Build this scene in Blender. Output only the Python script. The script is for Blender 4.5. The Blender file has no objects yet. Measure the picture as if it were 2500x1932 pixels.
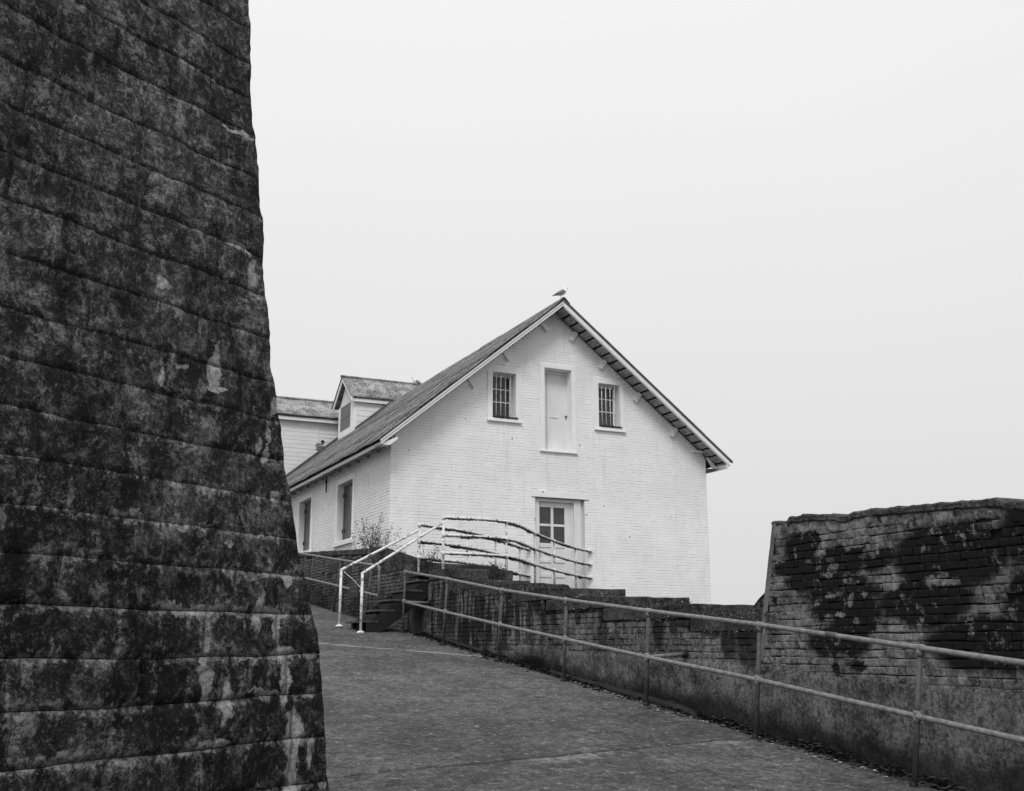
import bpy, math, random
from mathutils import Vector, Matrix, noise
R = math.radians
random.seed(7)
scene = bpy.context.scene
C = scene.collection
# ------------------------------------------------------------------ camera
cam = bpy.data.cameras.new('camera'); camo = bpy.data.objects.new('camera', cam); C.objects.link(camo)
camo.location = (-7.764, -22.877, 1.6)
camo.rotation_euler = (R(90 + 13.16), 0, R(-25.31))
cam.lens = 37.44; cam.sensor_width = 36; cam.clip_end = 6000; cam.clip_start = 0.05
scene.camera = camo
# ------------------------------------------------------------------ world / light
w = bpy.data.worlds.new('World'); scene.world = w; w.use_nodes = True
SUN_EL, SUN_AZ = R(50), R(213)          # overcast: a broad glow from behind the camera, slightly left
def world():
    nt = w.node_tree; nt.nodes.clear()
    N = nt.nodes.new; L = nt.links.new
    out = N('ShaderNodeOutputWorld'); bg = N('ShaderNodeBackground')
    sky = N('ShaderNodeTexSky'); sky.sky_type = 'NISHITA'; sky.sun_disc = False
    sky.sun_elevation = SUN_EL; sky.sun_rotation = SUN_AZ; sky.air_density = 1; sky.dust_density = 6
    bw = N('ShaderNodeRGBToBW'); L(sky.outputs[0], bw.inputs[0])
    # cloud layer: a smooth stratus deck, brighter overhead
    tc = N('ShaderNodeTexCoord'); sep = N('ShaderNodeSeparateXYZ'); L(tc.outputs['Generated'], sep.inputs[0])
    mr = N('ShaderNodeMapRange'); mr.interpolation_type = 'SMOOTHSTEP'; L(sep.outputs['Z'], mr.inputs[0])
    mr.interpolation_type = 'LINEAR'; mr.inputs[1].default_value = 0.0; mr.inputs[2].default_value = 1.0
    mr.inputs[3].default_value = 6.3; mr.inputs[4].default_value = 9.6
    nz = N('ShaderNodeTexNoise'); nz.inputs['Scale'].default_value = 1.6; nz.inputs['Detail'].default_value = 3
    L(tc.outputs['Generated'], nz.inputs['Vector'])
    n2 = N('ShaderNodeMapRange'); L(nz.outputs[0], n2.inputs[0]); n2.inputs[3].default_value = .97; n2.inputs[4].default_value = 1.03
    mu = N('ShaderNodeMath'); mu.operation = 'MULTIPLY'; L(mr.outputs[0], mu.inputs[0]); L(n2.outputs[0], mu.inputs[1])
    mx = N('ShaderNodeMix'); mx.data_type = 'FLOAT'; mx.inputs[0].default_value = .93
    L(bw.outputs[0], mx.inputs[2]); L(mu.outputs[0], mx.inputs[3])
    L(mx.outputs[0], bg.inputs[0]); bg.inputs[1].default_value = 0.105
    L(bg.outputs[0], out.inputs[0])
world()
sl = bpy.data.lights.new('sun', 'SUN'); sl.energy = 1.5; sl.angle = R(20); sl.color = (1, 1, 1)
so = bpy.data.objects.new('sun', sl); C.objects.link(so)
# direction the light comes FROM (behind the camera, a little to its left)
sv = Vector((-.55 * math.cos(SUN_EL), -.835 * math.cos(SUN_EL), math.sin(SUN_EL)))
so.rotation_euler = sv.to_track_quat('Z', 'Y').to_euler(); so.location = (-10, -30, 30)
vs = scene.view_settings
vs.view_transform = 'Standard'; vs.look = 'None'; vs.exposure = .16; vs.gamma = 1; vs.use_curve_mapping = False

# ------------------------------------------------------------------ helpers
class MB:
    def __init__(s): s.v = []; s.f = []; s.a = []
    def add(s, vs, fs, att=None):
        b = len(s.v); s.v.extend(vs); s.f.extend([tuple(i + b for i in f) for f in fs])
        s.a.extend(att if att else [0.0] * len(vs))
    def box(s, x0, x1, y0, y1, z0, z1):
        s.add([(x0,y0,z0),(x1,y0,z0),(x1,y1,z0),(x0,y1,z0),(x0,y0,z1),(x1,y0,z1),(x1,y1,z1),(x0,y1,z1)],
              [(0,3,2,1),(4,5,6,7),(0,1,5,4),(1,2,6,5),(2,3,7,6),(3,0,4,7)])
    def hexa(s, p):      # 8 points, bottom ring then top ring
        s.add(p, [(0,3,2,1),(4,5,6,7),(0,1,5,4),(1,2,6,5),(2,3,7,6),(3,0,4,7)])
    def prism(s, poly, ax, a0, a1):   # poly in the two other axes, extruded along axis ax
        def P(u, v, t): return (t,u,v) if ax == 0 else ((u,t,v) if ax == 1 else (u,v,t))
        n = len(poly)
        vs = [P(u,v,a0) for u,v in poly] + [P(u,v,a1) for u,v in poly]
        fs = [tuple(range(n)), tuple(range(2*n-1, n-1, -1))] + [(i, (i+n), (i+1)%n+n, (i+1)%n) for i in range(n)]
        s.add(vs, fs)
    def tube(s, pts, r, n=10, cap=True):
        pts = [Vector(p) for p in pts]; rings = []
        prev = None
        for i, p in enumerate(pts):
            if i == 0: t = pts[1] - p
            elif i == len(pts) - 1: t = p - pts[i-1]
            else: t = (pts[i+1] - p).normalized() + (p - pts[i-1]).normalized()
            t.normalize()
            a = prev if prev else (Vector((0,0,1)) if abs(t.z) < .9 else Vector((1,0,0)))
            b = t.cross(a).normalized(); a2 = b.cross(t).normalized(); prev = a2
            rr = r[i] if isinstance(r, (list, tuple)) else r
            rings.append([tuple(p + (a2 * math.cos(q) + b * math.sin(q)) * rr) for q in [2*math.pi*k/n for k in range(n)]])
        vs = [v for ring in rings for v in ring]; fs = []
        for i in range(len(rings)-1):
            for k in range(n):
                fs.append((i*n+k, i*n+(k+1)%n, (i+1)*n+(k+1)%n, (i+1)*n+k))
        if cap: fs += [tuple(range(n-1, -1, -1)), tuple(range((len(rings)-1)*n, len(rings)*n))]
        s.add(vs, fs)
    def build(s, name, mat, parent=None, smooth=False, attr=False):
        me = bpy.data.meshes.new(name); me.from_pydata(s.v, [], s.f)
        if mat: me.materials.append(mat)
        if attr:
            at = me.attributes.new('edge', 'FLOAT', 'POINT'); at.data.foreach_set('value', s.a)
        me.update()
        import bmesh
        bm = bmesh.new(); bm.from_mesh(me); bmesh.ops.recalc_face_normals(bm, faces=bm.faces); bm.to_mesh(me); bm.free()
        if smooth: me.polygons.foreach_set('use_smooth', [True]*len(me.polygons))
        o = bpy.data.objects.new(name, me); C.objects.link(o)
        if parent: o.parent = parent
        return o
def bevel(o, wdt, seg=2):
    m = o.modifiers.new('bevel', 'BEVEL'); m.width = wdt; m.segments = seg; m.limit_method = 'ANGLE'; return o
def tag(o, label=None, cat=None, group=None, kind=None):
    if label: o['label'] = label
    if cat: o['category'] = cat
    if group: o['group'] = group
    if kind: o['kind'] = kind
    return o
def empty(name, label, cat, loc=(0,0,0), group=None):
    o = bpy.data.objects.new(name, None); o.empty_display_size = .2; C.objects.link(o)
    tag(o, label, cat, group); return o
def sub(name, parent):
    o = bpy.data.objects.new(name, None); C.objects.link(o); o.parent = parent; return o
def boxo(name, mat, parent, x0, x1, y0, y1, z0, z1, bv=0.0):
    m = MB(); m.box(x0,x1,y0,y1,z0,z1); o = m.build(name, mat, parent)
    if bv: bevel(o, bv)
    return o
def copy_tree(o, parent=None, loc=None):
    c = o.copy(); C.objects.link(c)
    if parent: c.parent = parent
    if loc: c.location = loc
    for ch in list(o.children): copy_tree(ch, c)
    return c
def lerp(tab, x):
    if x <= tab[0][0]: return tab[0][1]
    for (a, va), (b, vb) in zip(tab, tab[1:]):
        if x <= b: return va + (vb - va) * (x - a) / (b - a)
    return tab[-1][1]
def nz(x, y, z, sc=1, oct=4): return noise.fractal(Vector((x*sc, y*sc, z*sc)), .8, 2.0, oct)

# ------------------------------------------------------------------ materials (the photograph is black and white: neutral greys)
class NT:
    def __init__(s, name, rough=.9, spec=.3):
        s.m = bpy.data.materials.new(name); s.m.use_nodes = True; s.t = s.m.node_tree
        s.b = s.t.nodes['Principled BSDF']; s.b.inputs['Roughness'].default_value = rough
        s.b.inputs['Specular IOR Level'].default_value = spec
        s.g = s.t.nodes.new('ShaderNodeNewGeometry')
    def n(s, k, **kw):
        x = s.t.nodes.new(k)
        for a, b in kw.items(): setattr(x, a, b)
        return x
    def l(s, a, b): s.t.links.new(a, b)
    def setin(s, sock, v):
        if hasattr(v, 'is_linked') or hasattr(v, 'links'): s.l(v, sock)
        else: sock.default_value = v
    def math(s, op, a, b=0.0, clamp=False):
        x = s.n('ShaderNodeMath', operation=op, use_clamp=clamp); s.setin(x.inputs[0], a); s.setin(x.inputs[1], b); return x.outputs[0]
    def uv(s, d=(0,1,0), o=(0,0,0)):      # wall coordinates (along, up, 0) from world position
        sb = s.n('ShaderNodeVectorMath', operation='SUBTRACT'); s.l(s.g.outputs['Position'], sb.inputs[0]); sb.inputs[1].default_value = o
        dt = s.n('ShaderNodeVectorMath', operation='DOT_PRODUCT'); s.l(sb.outputs[0], dt.inputs[0]); dt.inputs[1].default_value = d
        sp = s.n('ShaderNodeSeparateXYZ'); s.l(s.g.outputs['Position'], sp.inputs[0])
        cb = s.n('ShaderNodeCombineXYZ'); s.l(dt.outputs['Value'], cb.inputs[0]); s.l(sp.outputs['Z'], cb.inputs[1])
        return cb.outputs[0], dt.outputs['Value'], sp.outputs['Z']
    def noise(s, vec, scale, detail=8, rough=.65, stretch=None, dist=0.0):
        if stretch:
            mp = s.n('ShaderNodeVectorMath', operation='MULTIPLY'); s.l(vec, mp.inputs[0]); mp.inputs[1].default_value = stretch; vec = mp.outputs[0]
        x = s.n('ShaderNodeTexNoise'); s.l(vec, x.inputs['Vector']); x.inputs['Scale'].default_value = scale
        x.inputs['Detail'].default_value = detail; x.inputs['Roughness'].default_value = rough; x.inputs['Distortion'].default_value = dist
        return x.outputs[0]
    def step(s, v, a, b, lo=0.0, hi=1.0):
        x = s.n('ShaderNodeMapRange', interpolation_type='SMOOTHSTEP'); s.setin(x.inputs[0], v)
        x.inputs[1].default_value = a; x.inputs[2].default_value = b; x.inputs[3].default_value = lo; x.inputs[4].default_value = hi
        return x.outputs[0]
    def hc(s, v, w=.08, c=.5): return s.step(v, c - w, c + w)
    def mix(s, f, a, b):
        x = s.n('ShaderNodeMix', data_type='FLOAT'); s.setin(x.inputs[0], f); s.setin(x.inputs[2], a); s.setin(x.inputs[3], b); return x.outputs[0]
    def warp(s, vec, scale, amp):
        x = s.n('ShaderNodeTexNoise'); s.l(vec, x.inputs['Vector']); x.inputs['Scale'].default_value = scale; x.inputs['Detail'].default_value = 6; x.inputs['Roughness'].default_value = .7
        a = s.n('ShaderNodeVectorMath', operation='SUBTRACT'); s.l(x.outputs['Color'], a.inputs[0]); a.inputs[1].default_value = (.5,.5,.5)
        b = s.n('ShaderNodeVectorMath', operation='SCALE'); s.l(a.outputs[0], b.inputs[0]); b.inputs['Scale'].default_value = amp
        c = s.n('ShaderNodeVectorMath', operation='ADD'); s.l(vec, c.inputs[0]); s.l(b.outputs[0], c.inputs[1]); return c.outputs[0]
    def blobs(s, vec, lst, soft=.35):
        cur = None
        for (u, v, ru, rv) in lst:
            a = s.n('ShaderNodeVectorMath', operation='SUBTRACT'); s.l(vec, a.inputs[0]); a.inputs[1].default_value = (u, v, 0)
            b = s.n('ShaderNodeVectorMath', operation='MULTIPLY'); s.l(a.outputs[0], b.inputs[0]); b.inputs[1].default_value = (1/ru, 1/rv, 0)
            c = s.n('ShaderNodeVectorMath', operation='LENGTH'); s.l(b.outputs[0], c.inputs[0])
            k = s.step(c.outputs['Value'], 1 - soft, 1, 1, 0)
            cur = k if cur is None else s.math('MAXIMUM', cur, k)
        return cur
    def bump(s, h, strength=.5, dist=.01):
        x = s.n('ShaderNodeBump'); s.setin(x.inputs['Height'], h); x.inputs['Strength'].default_value = strength; x.inputs['Distance'].default_value = dist
        s.l(x.outputs[0], s.b.inputs['Normal'])
    def col(s, v):
        s.l(v, s.b.inputs['Base Color'])
    def grey(s, v): s.b.inputs['Base Color'].default_value = (v, v, v, 1)
MAT = {}
def m_simple(name, v, rough=.8, var=.15, scale=8, bump=.2, spec=.3, metallic=0, bscale=60):
    k = NT(name, rough, spec); p = k.g.outputs['Position']
    a = k.noise(p, scale, 6); k.col(k.step(a, .3, .7, v*(1-var), v*(1+var)))
    if bump: k.bump(k.noise(p, bscale, 4), bump, .004)
    k.b.inputs['Metallic'].default_value = metallic
    MAT[name] = k.m; return k.m
m_simple('black_iron', .012, .55, .3)
m_simple('tread_highlight', .05, .6, .5, 14, .4)  # lighter than the stair steel: highlight on the treads put into the colour
m_simple('stair_steel', .009, .6, .4, 14, .4)
m_simple('grey_louver', .17, .7, .2, 20)
m_simple('leaf_dark', .022, .6, .5, 12, 0)
m_simple('leaf_mid', .09, .6, .5, 12, 0)
m_simple('twig', .06, .8, .3, 20, 0)
m_simple('moss', .035, .95, .6, 25, 0)
m_simple('wing_grey', .2, .7, .15, 30, 0)
m_simple('gull_white', .82, .8, .05, 30, 0)
m_simple('gull_black', .03, .6, .2, 30, 0)
m_simple('beak', .3, .5, .1, 30, 0)
m_simple('flashing', .085, .6, .3, 6, .2)
m_simple('sign_black', .012, .5, .1, 6, 0)
m_simple('sign_letter', .14, .6, .2, 40, 0)
m_simple('drain', .010, .6, .5, 12, .4)
m_simple('terrain', .06, .95, .5, 3, .6)
m_simple('litter', .30, .9, .6, 30, 0)
m_simple('litter_dark', .03, .9, .6, 30, 0)
def m_glass():
    k = NT('window_glass', .12, .5); p = k.g.outputs['Position']
    k.col(k.step(k.noise(p, 3, 4), .3, .7, .025, .06)); MAT['glass'] = k.m
    k = NT('dusty_glass', .25, .5); p = k.g.outputs['Position']
    k.col(k.step(k.noise(p, 4, 4), .3, .7, .03, .055)); MAT['dusty_glass'] = k.m
m_glass()
def m_white():
    # whitewashed brick
    k = NT('white_painted_brick', .85, .25); p = k.g.outputs['Position']
    big = k.step(k.noise(p, .8, 6, .65), .35, .65, .80, .875)
    fine = k.step(k.noise(p, 25, 6, .7), .3, .75, .95, 1.03)
    c = k.math('MULTIPLY', big, fine)
    stain = k.step(k.noise(p, 5, 8, .7, stretch=(1.5,1.5,.35)), .66, .82)
    c = k.mix(k.math('MULTIPLY', stain, .5), c, .38)
    run = k.step(k.noise(p, 2.2, 8, .7, stretch=(2.2,2.2,.18)), .53, .66); c = k.math('MULTIPLY', c, k.math('SUBTRACT', 1.0, k.math('MULTIPLY', run, .10)))
    spot = k.step(k.noise(p, 8, 2, .4), .745, .76)
    c = k.mix(k.math('MULTIPLY', spot, .8), c, .12)
    k.col(c); k.bump(k.noise(p, 45, 6, .7), .5, .006); MAT['white_brick'] = k.m
    k = NT('white_mortar', .9, .2); p = k.g.outputs['Position']
    c = k.step(k.noise(p, 3, 7, .7), .42, .58, .45, .84); k.col(c); k.bump(k.noise(p, 60, 4), .5, .006); MAT['white_mortar'] = k.m
    # peeling white timber
    k = NT('white_timber', .7, .35); p = k.g.outputs['Position']
    c = k.step(k.noise(p, 2, 5), .3, .7, .78, .85)
    peel = k.step(k.noise(p, 18, 8, .75), .64, .70)
    c = k.mix(k.math('MULTIPLY', peel, .75), c, .22)
    k.col(c); k.bump(k.noise(p, 50, 5), .25, .003); MAT['white_timber'] = k.m
    k = NT('clean_timber', .7, .3); p = k.g.outputs['Position']
    c = k.step(k.noise(p, 3, 6, .7, stretch=(1,1,.3)), .3, .7, .62, .74)
    k.col(c); k.bump(k.noise(p, 40, 5), .2, .003); MAT['clean_timber'] = k.m
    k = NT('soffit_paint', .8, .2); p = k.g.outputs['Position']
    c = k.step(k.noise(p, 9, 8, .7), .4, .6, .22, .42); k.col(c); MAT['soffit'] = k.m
    k = NT('worn_siding', .8, .25); p = k.g.outputs['Position']
    c = k.step(k.noise(p, 1.5, 6, .7, stretch=(1,1,4)), .3, .75, .66, .78)
    peel = k.step(k.noise(p, 7, 9, .75, stretch=(.5,1,2)), .66, .72); c = k.mix(k.math('MULTIPLY', peel, .6), c, .3)
    k.col(c); MAT['siding'] = k.m
    # chipped white rail paint
    k = NT('rail_white', .6, .3); p = k.g.outputs['Position']
    c = k.step(k.noise(p, 14, 8, .75), .52, .60, .72, .16); k.col(c); k.bump(k.noise(p, 90, 5), .4, .003); MAT['rail_white'] = k.m
    k = NT('rail_grey', .6, .4); p = k.g.outputs['Position']
    c = k.step(k.noise(p, 20, 8, .7), .35, .7, .23, .10); k.col(c); k.bump(k.noise(p, 120, 4), .35, .002); MAT['rail_grey'] = k.m
    k = NT('post_grey', .65, .3); p = k.g.outputs['Position']
    c = k.step(k.noise(p, 12, 8, .7), .35, .7, .10, .045); k.col(c); k.bump(k.noise(p, 120, 4), .35, .002); MAT['post_grey'] = k.m
m_white()
def m_roof():
    k = NT('lichen_roof', .9, .2); p = k.g.outputs['Position']
    a = k.noise(p, 5, 10, .75); b = k.noise(p, 38, 5, .7); e = k.noise(p, 1.2, 4)
    c = k.math('ADD', .075, k.math('MULTIPLY', k.hc(a, .1), .12)); c = k.mix(k.math('MULTIPLY', k.step(b, .53, .58), .7), c, .42); c = k.mix(k.math('MULTIPLY', k.step(k.noise(p, 22, 6, .75), .54, .58), .8), c, .035)
    c = k.math('MULTIPLY', c, k.step(e, .3, .7, .85, 1.25))
    k.col(c); k.bump(b, .4, .004); MAT['roof'] = k.m
    k = NT('pale_roof', .9, .2); p = k.g.outputs['Position']
    a = k.noise(p, 2.5, 10, .75, stretch=(1,1,.6)); b = k.noise(p, 30, 5, .7)
    c = k.math('ADD', .12, k.math('MULTIPLY', k.hc(a, .09), .26)); c = k.mix(k.math('MULTIPLY', k.step(b, .52, .57), .7), c, .52); c = k.mix(k.math('MULTIPLY', k.step(k.noise(p, 16, 6, .75), .53, .57), .75), c, .06)
    k.col(c); k.bump(b, .4, .004); MAT['pale_roof'] = k.m
m_roof()
# the near rendered stone wall
TP = Vector((-6.102, -17.026, 0)); TD = Vector((.8387, .5445, 0)); TNR = Vector((.5445, -.8387, 0))
def m_tower():
    k = NT('weathered_stone', .92, .2)
    vec, u, z = k.uv(tuple(TD), tuple(TP))
    at = k.n('ShaderNodeAttribute', attribute_name='edge'); ed = at.outputs['Fac']
    wv = k.warp(vec, 6, .12)
    big = k.noise(vec, 1.6, 8, .7); streak = k.noise(vec, 5, 9, .75, stretch=(1.6, .35, 1)); fine = k.noise(vec, 34, 8, .8)
    diag = k.noise(wv, 9, 8, .78)
    up = k.step(z, 1.9, 3.2)                      # darker towards the foot
    A, S_, D, F = k.hc(big, .14), k.hc(streak, .10, .49), k.hc(diag, .09), k.hc(fine, .09)
    base = k.math('ADD', k.math('ADD', k.math('MULTIPLY', A, .26), k.math('MULTIPLY', S_, .26)), k.math('ADD', k.math('MULTIPLY', D, .27), k.math('MULTIPLY', F, .21)))
    D2 = k.hc(k.noise(wv, 5.5, 10, .85, stretch=(1,.7,1)), .035, .512); F2 = k.hc(k.noise(wv, 20, 8, .85), .03, .505)
    t = k.math('ADD', k.math('MULTIPLY', k.math('MULTIPLY', D2, F2), .72), k.math('MULTIPLY', k.math('POWER', base, 2.2), .42))
    t = k.math('MULTIPLY', t, k.step(big, .36, .62, .35, 1.25))
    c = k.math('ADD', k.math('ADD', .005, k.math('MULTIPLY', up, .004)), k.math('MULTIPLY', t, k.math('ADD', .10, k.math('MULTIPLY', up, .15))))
    vf = k.noise(vec, 75, 4, .7); c = k.math('MULTIPLY', c, k.step(vf, .38, .62, .55, 1.5))
    sp = k.math('MULTIPLY', k.step(fine, .55, .60), k.step(base, .35, .75))
    c = k.mix(k.math('MULTIPLY', sp, .5), c, .26)
    lum = k.math('MULTIPLY', k.step(k.noise(wv, 8, 9, .82, stretch=(1.2,.7,1)), .55, .575), k.step(base, .25, .5)); c = k.mix(k.math('MULTIPLY', lum, .7), c, k.step(fine, .42, .58, .10, .34))
    # salts weeping from the joints
    e2 = k.math('MULTIPLY', ed, k.math('SUBTRACT', 1.0, k.math('MULTIPLY', up, .75)))
    eff = k.step(k.math('ADD', k.math('MULTIPLY', e2, .13), k.math('ADD', k.math('MULTIPLY', diag, .6), k.math('MULTIPLY', big, .4))), .585, .64)
    c = k.mix(k.math('MULTIPLY', eff, .9), c, k.step(fine, .42, .58, .08, .36))
    bl = k.blobs(k.warp(vec, 9, .16), [(-.41,1.70,.035,.11),(-.36,1.55,.10,.045),(-.33,1.42,.035,.14),(-.25,1.14,.075,.16),(-.24,.92,.055,.2),(-.11,1.05,.03,.1),
        (-.92,1.60,.04,.13),(-.88,1.42,.045,.1),(-.74,1.32,.03,.12),(-1.02,1.765,.24,.026),(-.44,1.765,.12,.02),(-.80,1.13,.13,.02),(-.48,1.36,.16,.018),
        (-.35,1.95,.06,.04),(-.47,2.355,.035,.035),(-.78,2.08,.025,.025),(-.71,3.52,.035,.10),(-.94,2.97,.04,.14),(-.92,2.86,.08,.025),(-.83,3.64,.12,.022),
        (-1.27,2.84,.022,.05),(-.545,2.66,.02,.06),(-.61,2.62,.025,.05),(-.55,2.57,.022,.055),(-.9,4.26,.13,.018),(-1.17,2.92,.05,.02),(-.56,1.75,.03,.12),
        (-.52,2.84,.03,.05),(-1.30,3.3,.05,.03)], .3)
    c = k.mix(k.math('MULTIPLY', bl, .95), c, k.step(fine, .42, .58, .24, .52))
    # paler washed zones high up
    pz = k.blobs(k.warp(vec, 3, .5), [(-1.0,2.62,.16,.12),(-.75,2.45,.12,.18),(-1.15,3.05,.2,.1),(-.7,3.15,.14,.2),(-.5,2.15,.1,.3),(-1.4,2.75,.12,.12),(-.95,3.8,.2,.15),(-.3,1.85,.1,.15),(-1.26,4.6,.10,.9),(-1.32,3.95,.14,.35),(-1.28,3.3,.2,.3),(-1.35,4.9,.3,.4),(-1.15,2.2,.2,.25),(-.62,2.15,.05,.45),(-.62,1.2,.05,.4)], .7)
    c = k.math('ADD', c, k.math('MULTIPLY', k.math('MULTIPLY', pz, k.math('MULTIPLY', k.step(fine, .40, .58, .15, 1), k.step(D2, .2, .8, .45, 1))), .13))
    dk = k.blobs(k.warp(vec, 4, .3), [(-1.0,1.62,.2,.09),(-.6,1.6,.12,.1),(-.2,1.62,.09,.12),(-1.1,1.25,.2,.16),(-.55,1.28,.14,.06),(-.5,1.0,.12,.1),(-1.05,1.95,.25,.12),(-1.1,2.0,.3,.1),(-.3,2.2,.1,.1),(-.06,1.3,.06,.4)], .6)
    c = k.mix(k.math('MULTIPLY', k.math('MULTIPLY', dk, .75), k.step(fine, .44, .6, 1, .4)), c, .009)
    k.col(c)
    h = k.math('ADD', k.math('MULTIPLY', diag, .8), k.math('MULTIPLY', fine, .4))
    k.bump(h, 1.0, .040); MAT['tower'] = k.m
m_tower()
def m_dark_masonry():
    # ramp wall bricks / render, wall coordinates (y, z)
    for nm, lo, hi, jo in (('ramp_brick', .035, .185, 0), ('ramp_mortar', .03, .11, 1), ('render', .045, .15, 2), ('cap_concrete', .018, .075, 3)):
        k = NT(nm, .92, .2); vec, u, z = k.uv((0, 1, 0)); p = k.g.outputs['Position']
        big = k.noise(p, 1.7, 8, .7); fine = k.noise(p, 28, 8, .78); st = k.noise(vec, 4.2, 8, .7, stretch=(1.5, .22, 1))
        mid = k.noise(p, 7, 8, .75)
        t = k.math('ADD', k.math('MULTIPLY', k.hc(big, .12), .35), k.math('ADD', k.math('MULTIPLY', k.hc(mid, .09), .35), k.math('MULTIPLY', k.hc(fine, .08), .30)))
        c = k.math('ADD', lo * .6, k.math('MULTIPLY', k.math('POWER', t, 1.5), hi * 1.25))
        if jo == 0:
            c = k.mix(k.math('MULTIPLY', k.step(fine, .56, .62), .5), c, .26)
        # damp black runs under the coping, stopping raggedly
        if jo != 3:
            top = k.math('SUBTRACT', z, k.math('ADD', k.math('MULTIPLY', u, -.155), .40))   # height above a line that follows the steps
            run = k.step(st, .475, .53) if jo != 2 else k.step(st, .53, .59)
            run = k.math('MULTIPLY', run, k.step(top, -.55, .25, .25, 1) if jo != 2 else .30)
            c = k.mix(k.math('MULTIPLY', run, .92), c, .008)
            bl = k.blobs(k.warp(vec, 7, .12), [(-12.3,1.78,.13,.28),(-12.62,1.82,.1,.15),(-13.35,1.78,.26,.14),(-13.62,1.66,.16,.26),(-13.98,1.62,.26,.34),(-12.9,1.86,.35,.10),(-11.35,2.0,.13,.2),(-11.0,2.0,.08,.25),(-14.2,1.45,.18,.16),(-10.4,2.0,.10,.2),(-10.0,2.1,.2,.12),(-9.2,2.15,.18,.16),(-8.3,2.1,.14,.4),(-7.2,2.1,.28,.4),(-6.6,1.8,.3,.3),(-5.9,2.2,.5,.6),(-9.0,1.35,.5,.12),(-8.0,1.4,.3,.12)], .35)
            c = k.mix(k.math('MULTIPLY', bl, .8), c, .009)
        else:
            c = k.mix(k.math('MULTIPLY', k.step(k.noise(p, 9, 9, .8), .56, .62), .45), c, .15)
        if jo == 2:
            c = k.mix(k.math('MULTIPLY', k.step(k.noise(vec, 13, 6, .65), .60, .64), .8), c, .012)
            foot = k.math('SUBTRACT', z, k.math('ADD', k.math('MULTIPLY', u, .09), 2.13))
            c = k.mix(k.math('MULTIPLY', k.step(k.math('ADD', foot, k.math('MULTIPLY', big, .3)), .16, .34, 1, 0), .75), c, .010)
        k.col(c); k.bump(fine, .9, .012 if jo == 2 else .009); MAT[nm] = k.m
    # pier: limewash worn off black bricks
    DK = [(-14.83,2.49,0.268,0.183),(-14.98,2.56,0.173,0.111),(-14.7,2.32,0.350,0.105),(-15.1,2.29,0.433,0.135),(-15.6,2.32,0.516,0.135),(-14.85,2.17,0.327,0.111),(-15.35,2.15,0.398,0.075),(-15.3,2.42,0.162,0.075),
          (-15.35,2.05,0.610,0.093),(-15.38,1.9,0.563,0.159),(-15.15,1.98,0.256,0.087),(-15.25,1.62,0.492,0.171),(-15.5,1.75,0.433,0.075),(-15.2,1.37,0.055,0.080),(-15.5,1.4,0.100,0.055),(-14.4,2.03,0.045,0.040),
          (-16.6,2.3,0.728,0.315),(-16.3,1.95,0.610,0.255),(-16.9,1.6,0.728,0.255),(-17.6,2.4,0.610,0.375),(-17.4,1.9,0.374,0.375),(-18.4,2,0.728,0.495),(-19.3,2.3,0.610,0.375)]
    LT = [(-14.75,2.45,.025,.05),(-14.92,2.37,.03,.03),(-15.25,2.30,.06,.05),(-15.2,2.22,.06,.04),(-15.75,2.40,.08,.07),(-15.45,2.16,.11,.02),(-15.2,2.03,.07,.03),(-15.0,1.97,.05,.04),(-15.45,1.98,.05,.06),(-15.62,2.02,.06,.02),(-15.3,1.86,.08,.02),(-15.50,1.80,.03,.05),(-15.15,1.83,.06,.03),(-15.78,1.72,.05,.06),(-15.25,1.62,.045,.03),(-15.75,1.56,.08,.06),(-15.95,2.1,.12,.05),(-15.3,1.50,.10,.02),(-16.5,2.1,.2,.05)]
    for nm, mul in (('pier_brick', 1), ('pier_mortar', .30)):
        k = NT(nm, .9, .2); vec, u, z = k.uv((0, 1, 0)); p = k.g.outputs['Position']
        big = k.noise(p, 2.2, 8, .7); fine = k.noise(p, 26, 8, .75); mid = k.noise(p, 8, 8, .75)
        t = k.math('ADD', k.math('MULTIPLY', k.hc(big, .12), .35), k.math('ADD', k.math('MULTIPLY', k.hc(mid, .09), .4), k.math('MULTIPLY', k.hc(fine, .08), .25)))
        c = k.math('ADD', .03*mul, k.math('MULTIPLY', k.math('POWER', t, 1.2), .25*mul))
        wv = k.warp(k.warp(vec, 4, .16), 18, .11)
        d = k.blobs(wv, DK, .28); l = k.blobs(wv, LT, .2)
        d = k.math('MULTIPLY', d, k.math('SUBTRACT', 1.0, l))
        rag = k.math('MULTIPLY', k.step(k.noise(p, 10, 9, .8), .555, .59), k.step(k.noise(p, 2.2, 4), .42, .55))
        d = k.math('MAXIMUM', k.math('MULTIPLY', d, k.math('SUBTRACT', 1.0, k.math('MULTIPLY', rag, .85))), k.math('MULTIPLY', k.step(k.noise(p, 6, 8, .8), .55, .59), .85))
        dark = k.step(fine, .4, .8, .006, .016)
        c = k.mix(d, c, dark)
        k.col(c); k.bump(fine, .8, .008); MAT[nm] = k.m
    # left retaining wall
    for nm, lo, hi in (('left_brick', .05, .19), ('left_mortar', .01, .02)):
        k = NT(nm, .9, .2); p = k.g.outputs['Position']
        a = k.noise(p, 3, 8, .75); b = k.noise(p, 24, 7, .75)
        c = k.math('ADD', lo*.5, k.math('MULTIPLY', k.math('POWER', k.math('ADD', k.math('MULTIPLY', k.hc(a, .1), .5), k.math('MULTIPLY', k.hc(b, .08), .5)), 1.3), hi*1.3))
        c = k.mix(k.math('MULTIPLY', k.step(k.noise(p, 3, 8, .8), .50, .56), .85), c, .012)
        k.col(c); k.bump(b, .8, .008); MAT[nm] = k.m
m_dark_masonry()
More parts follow.
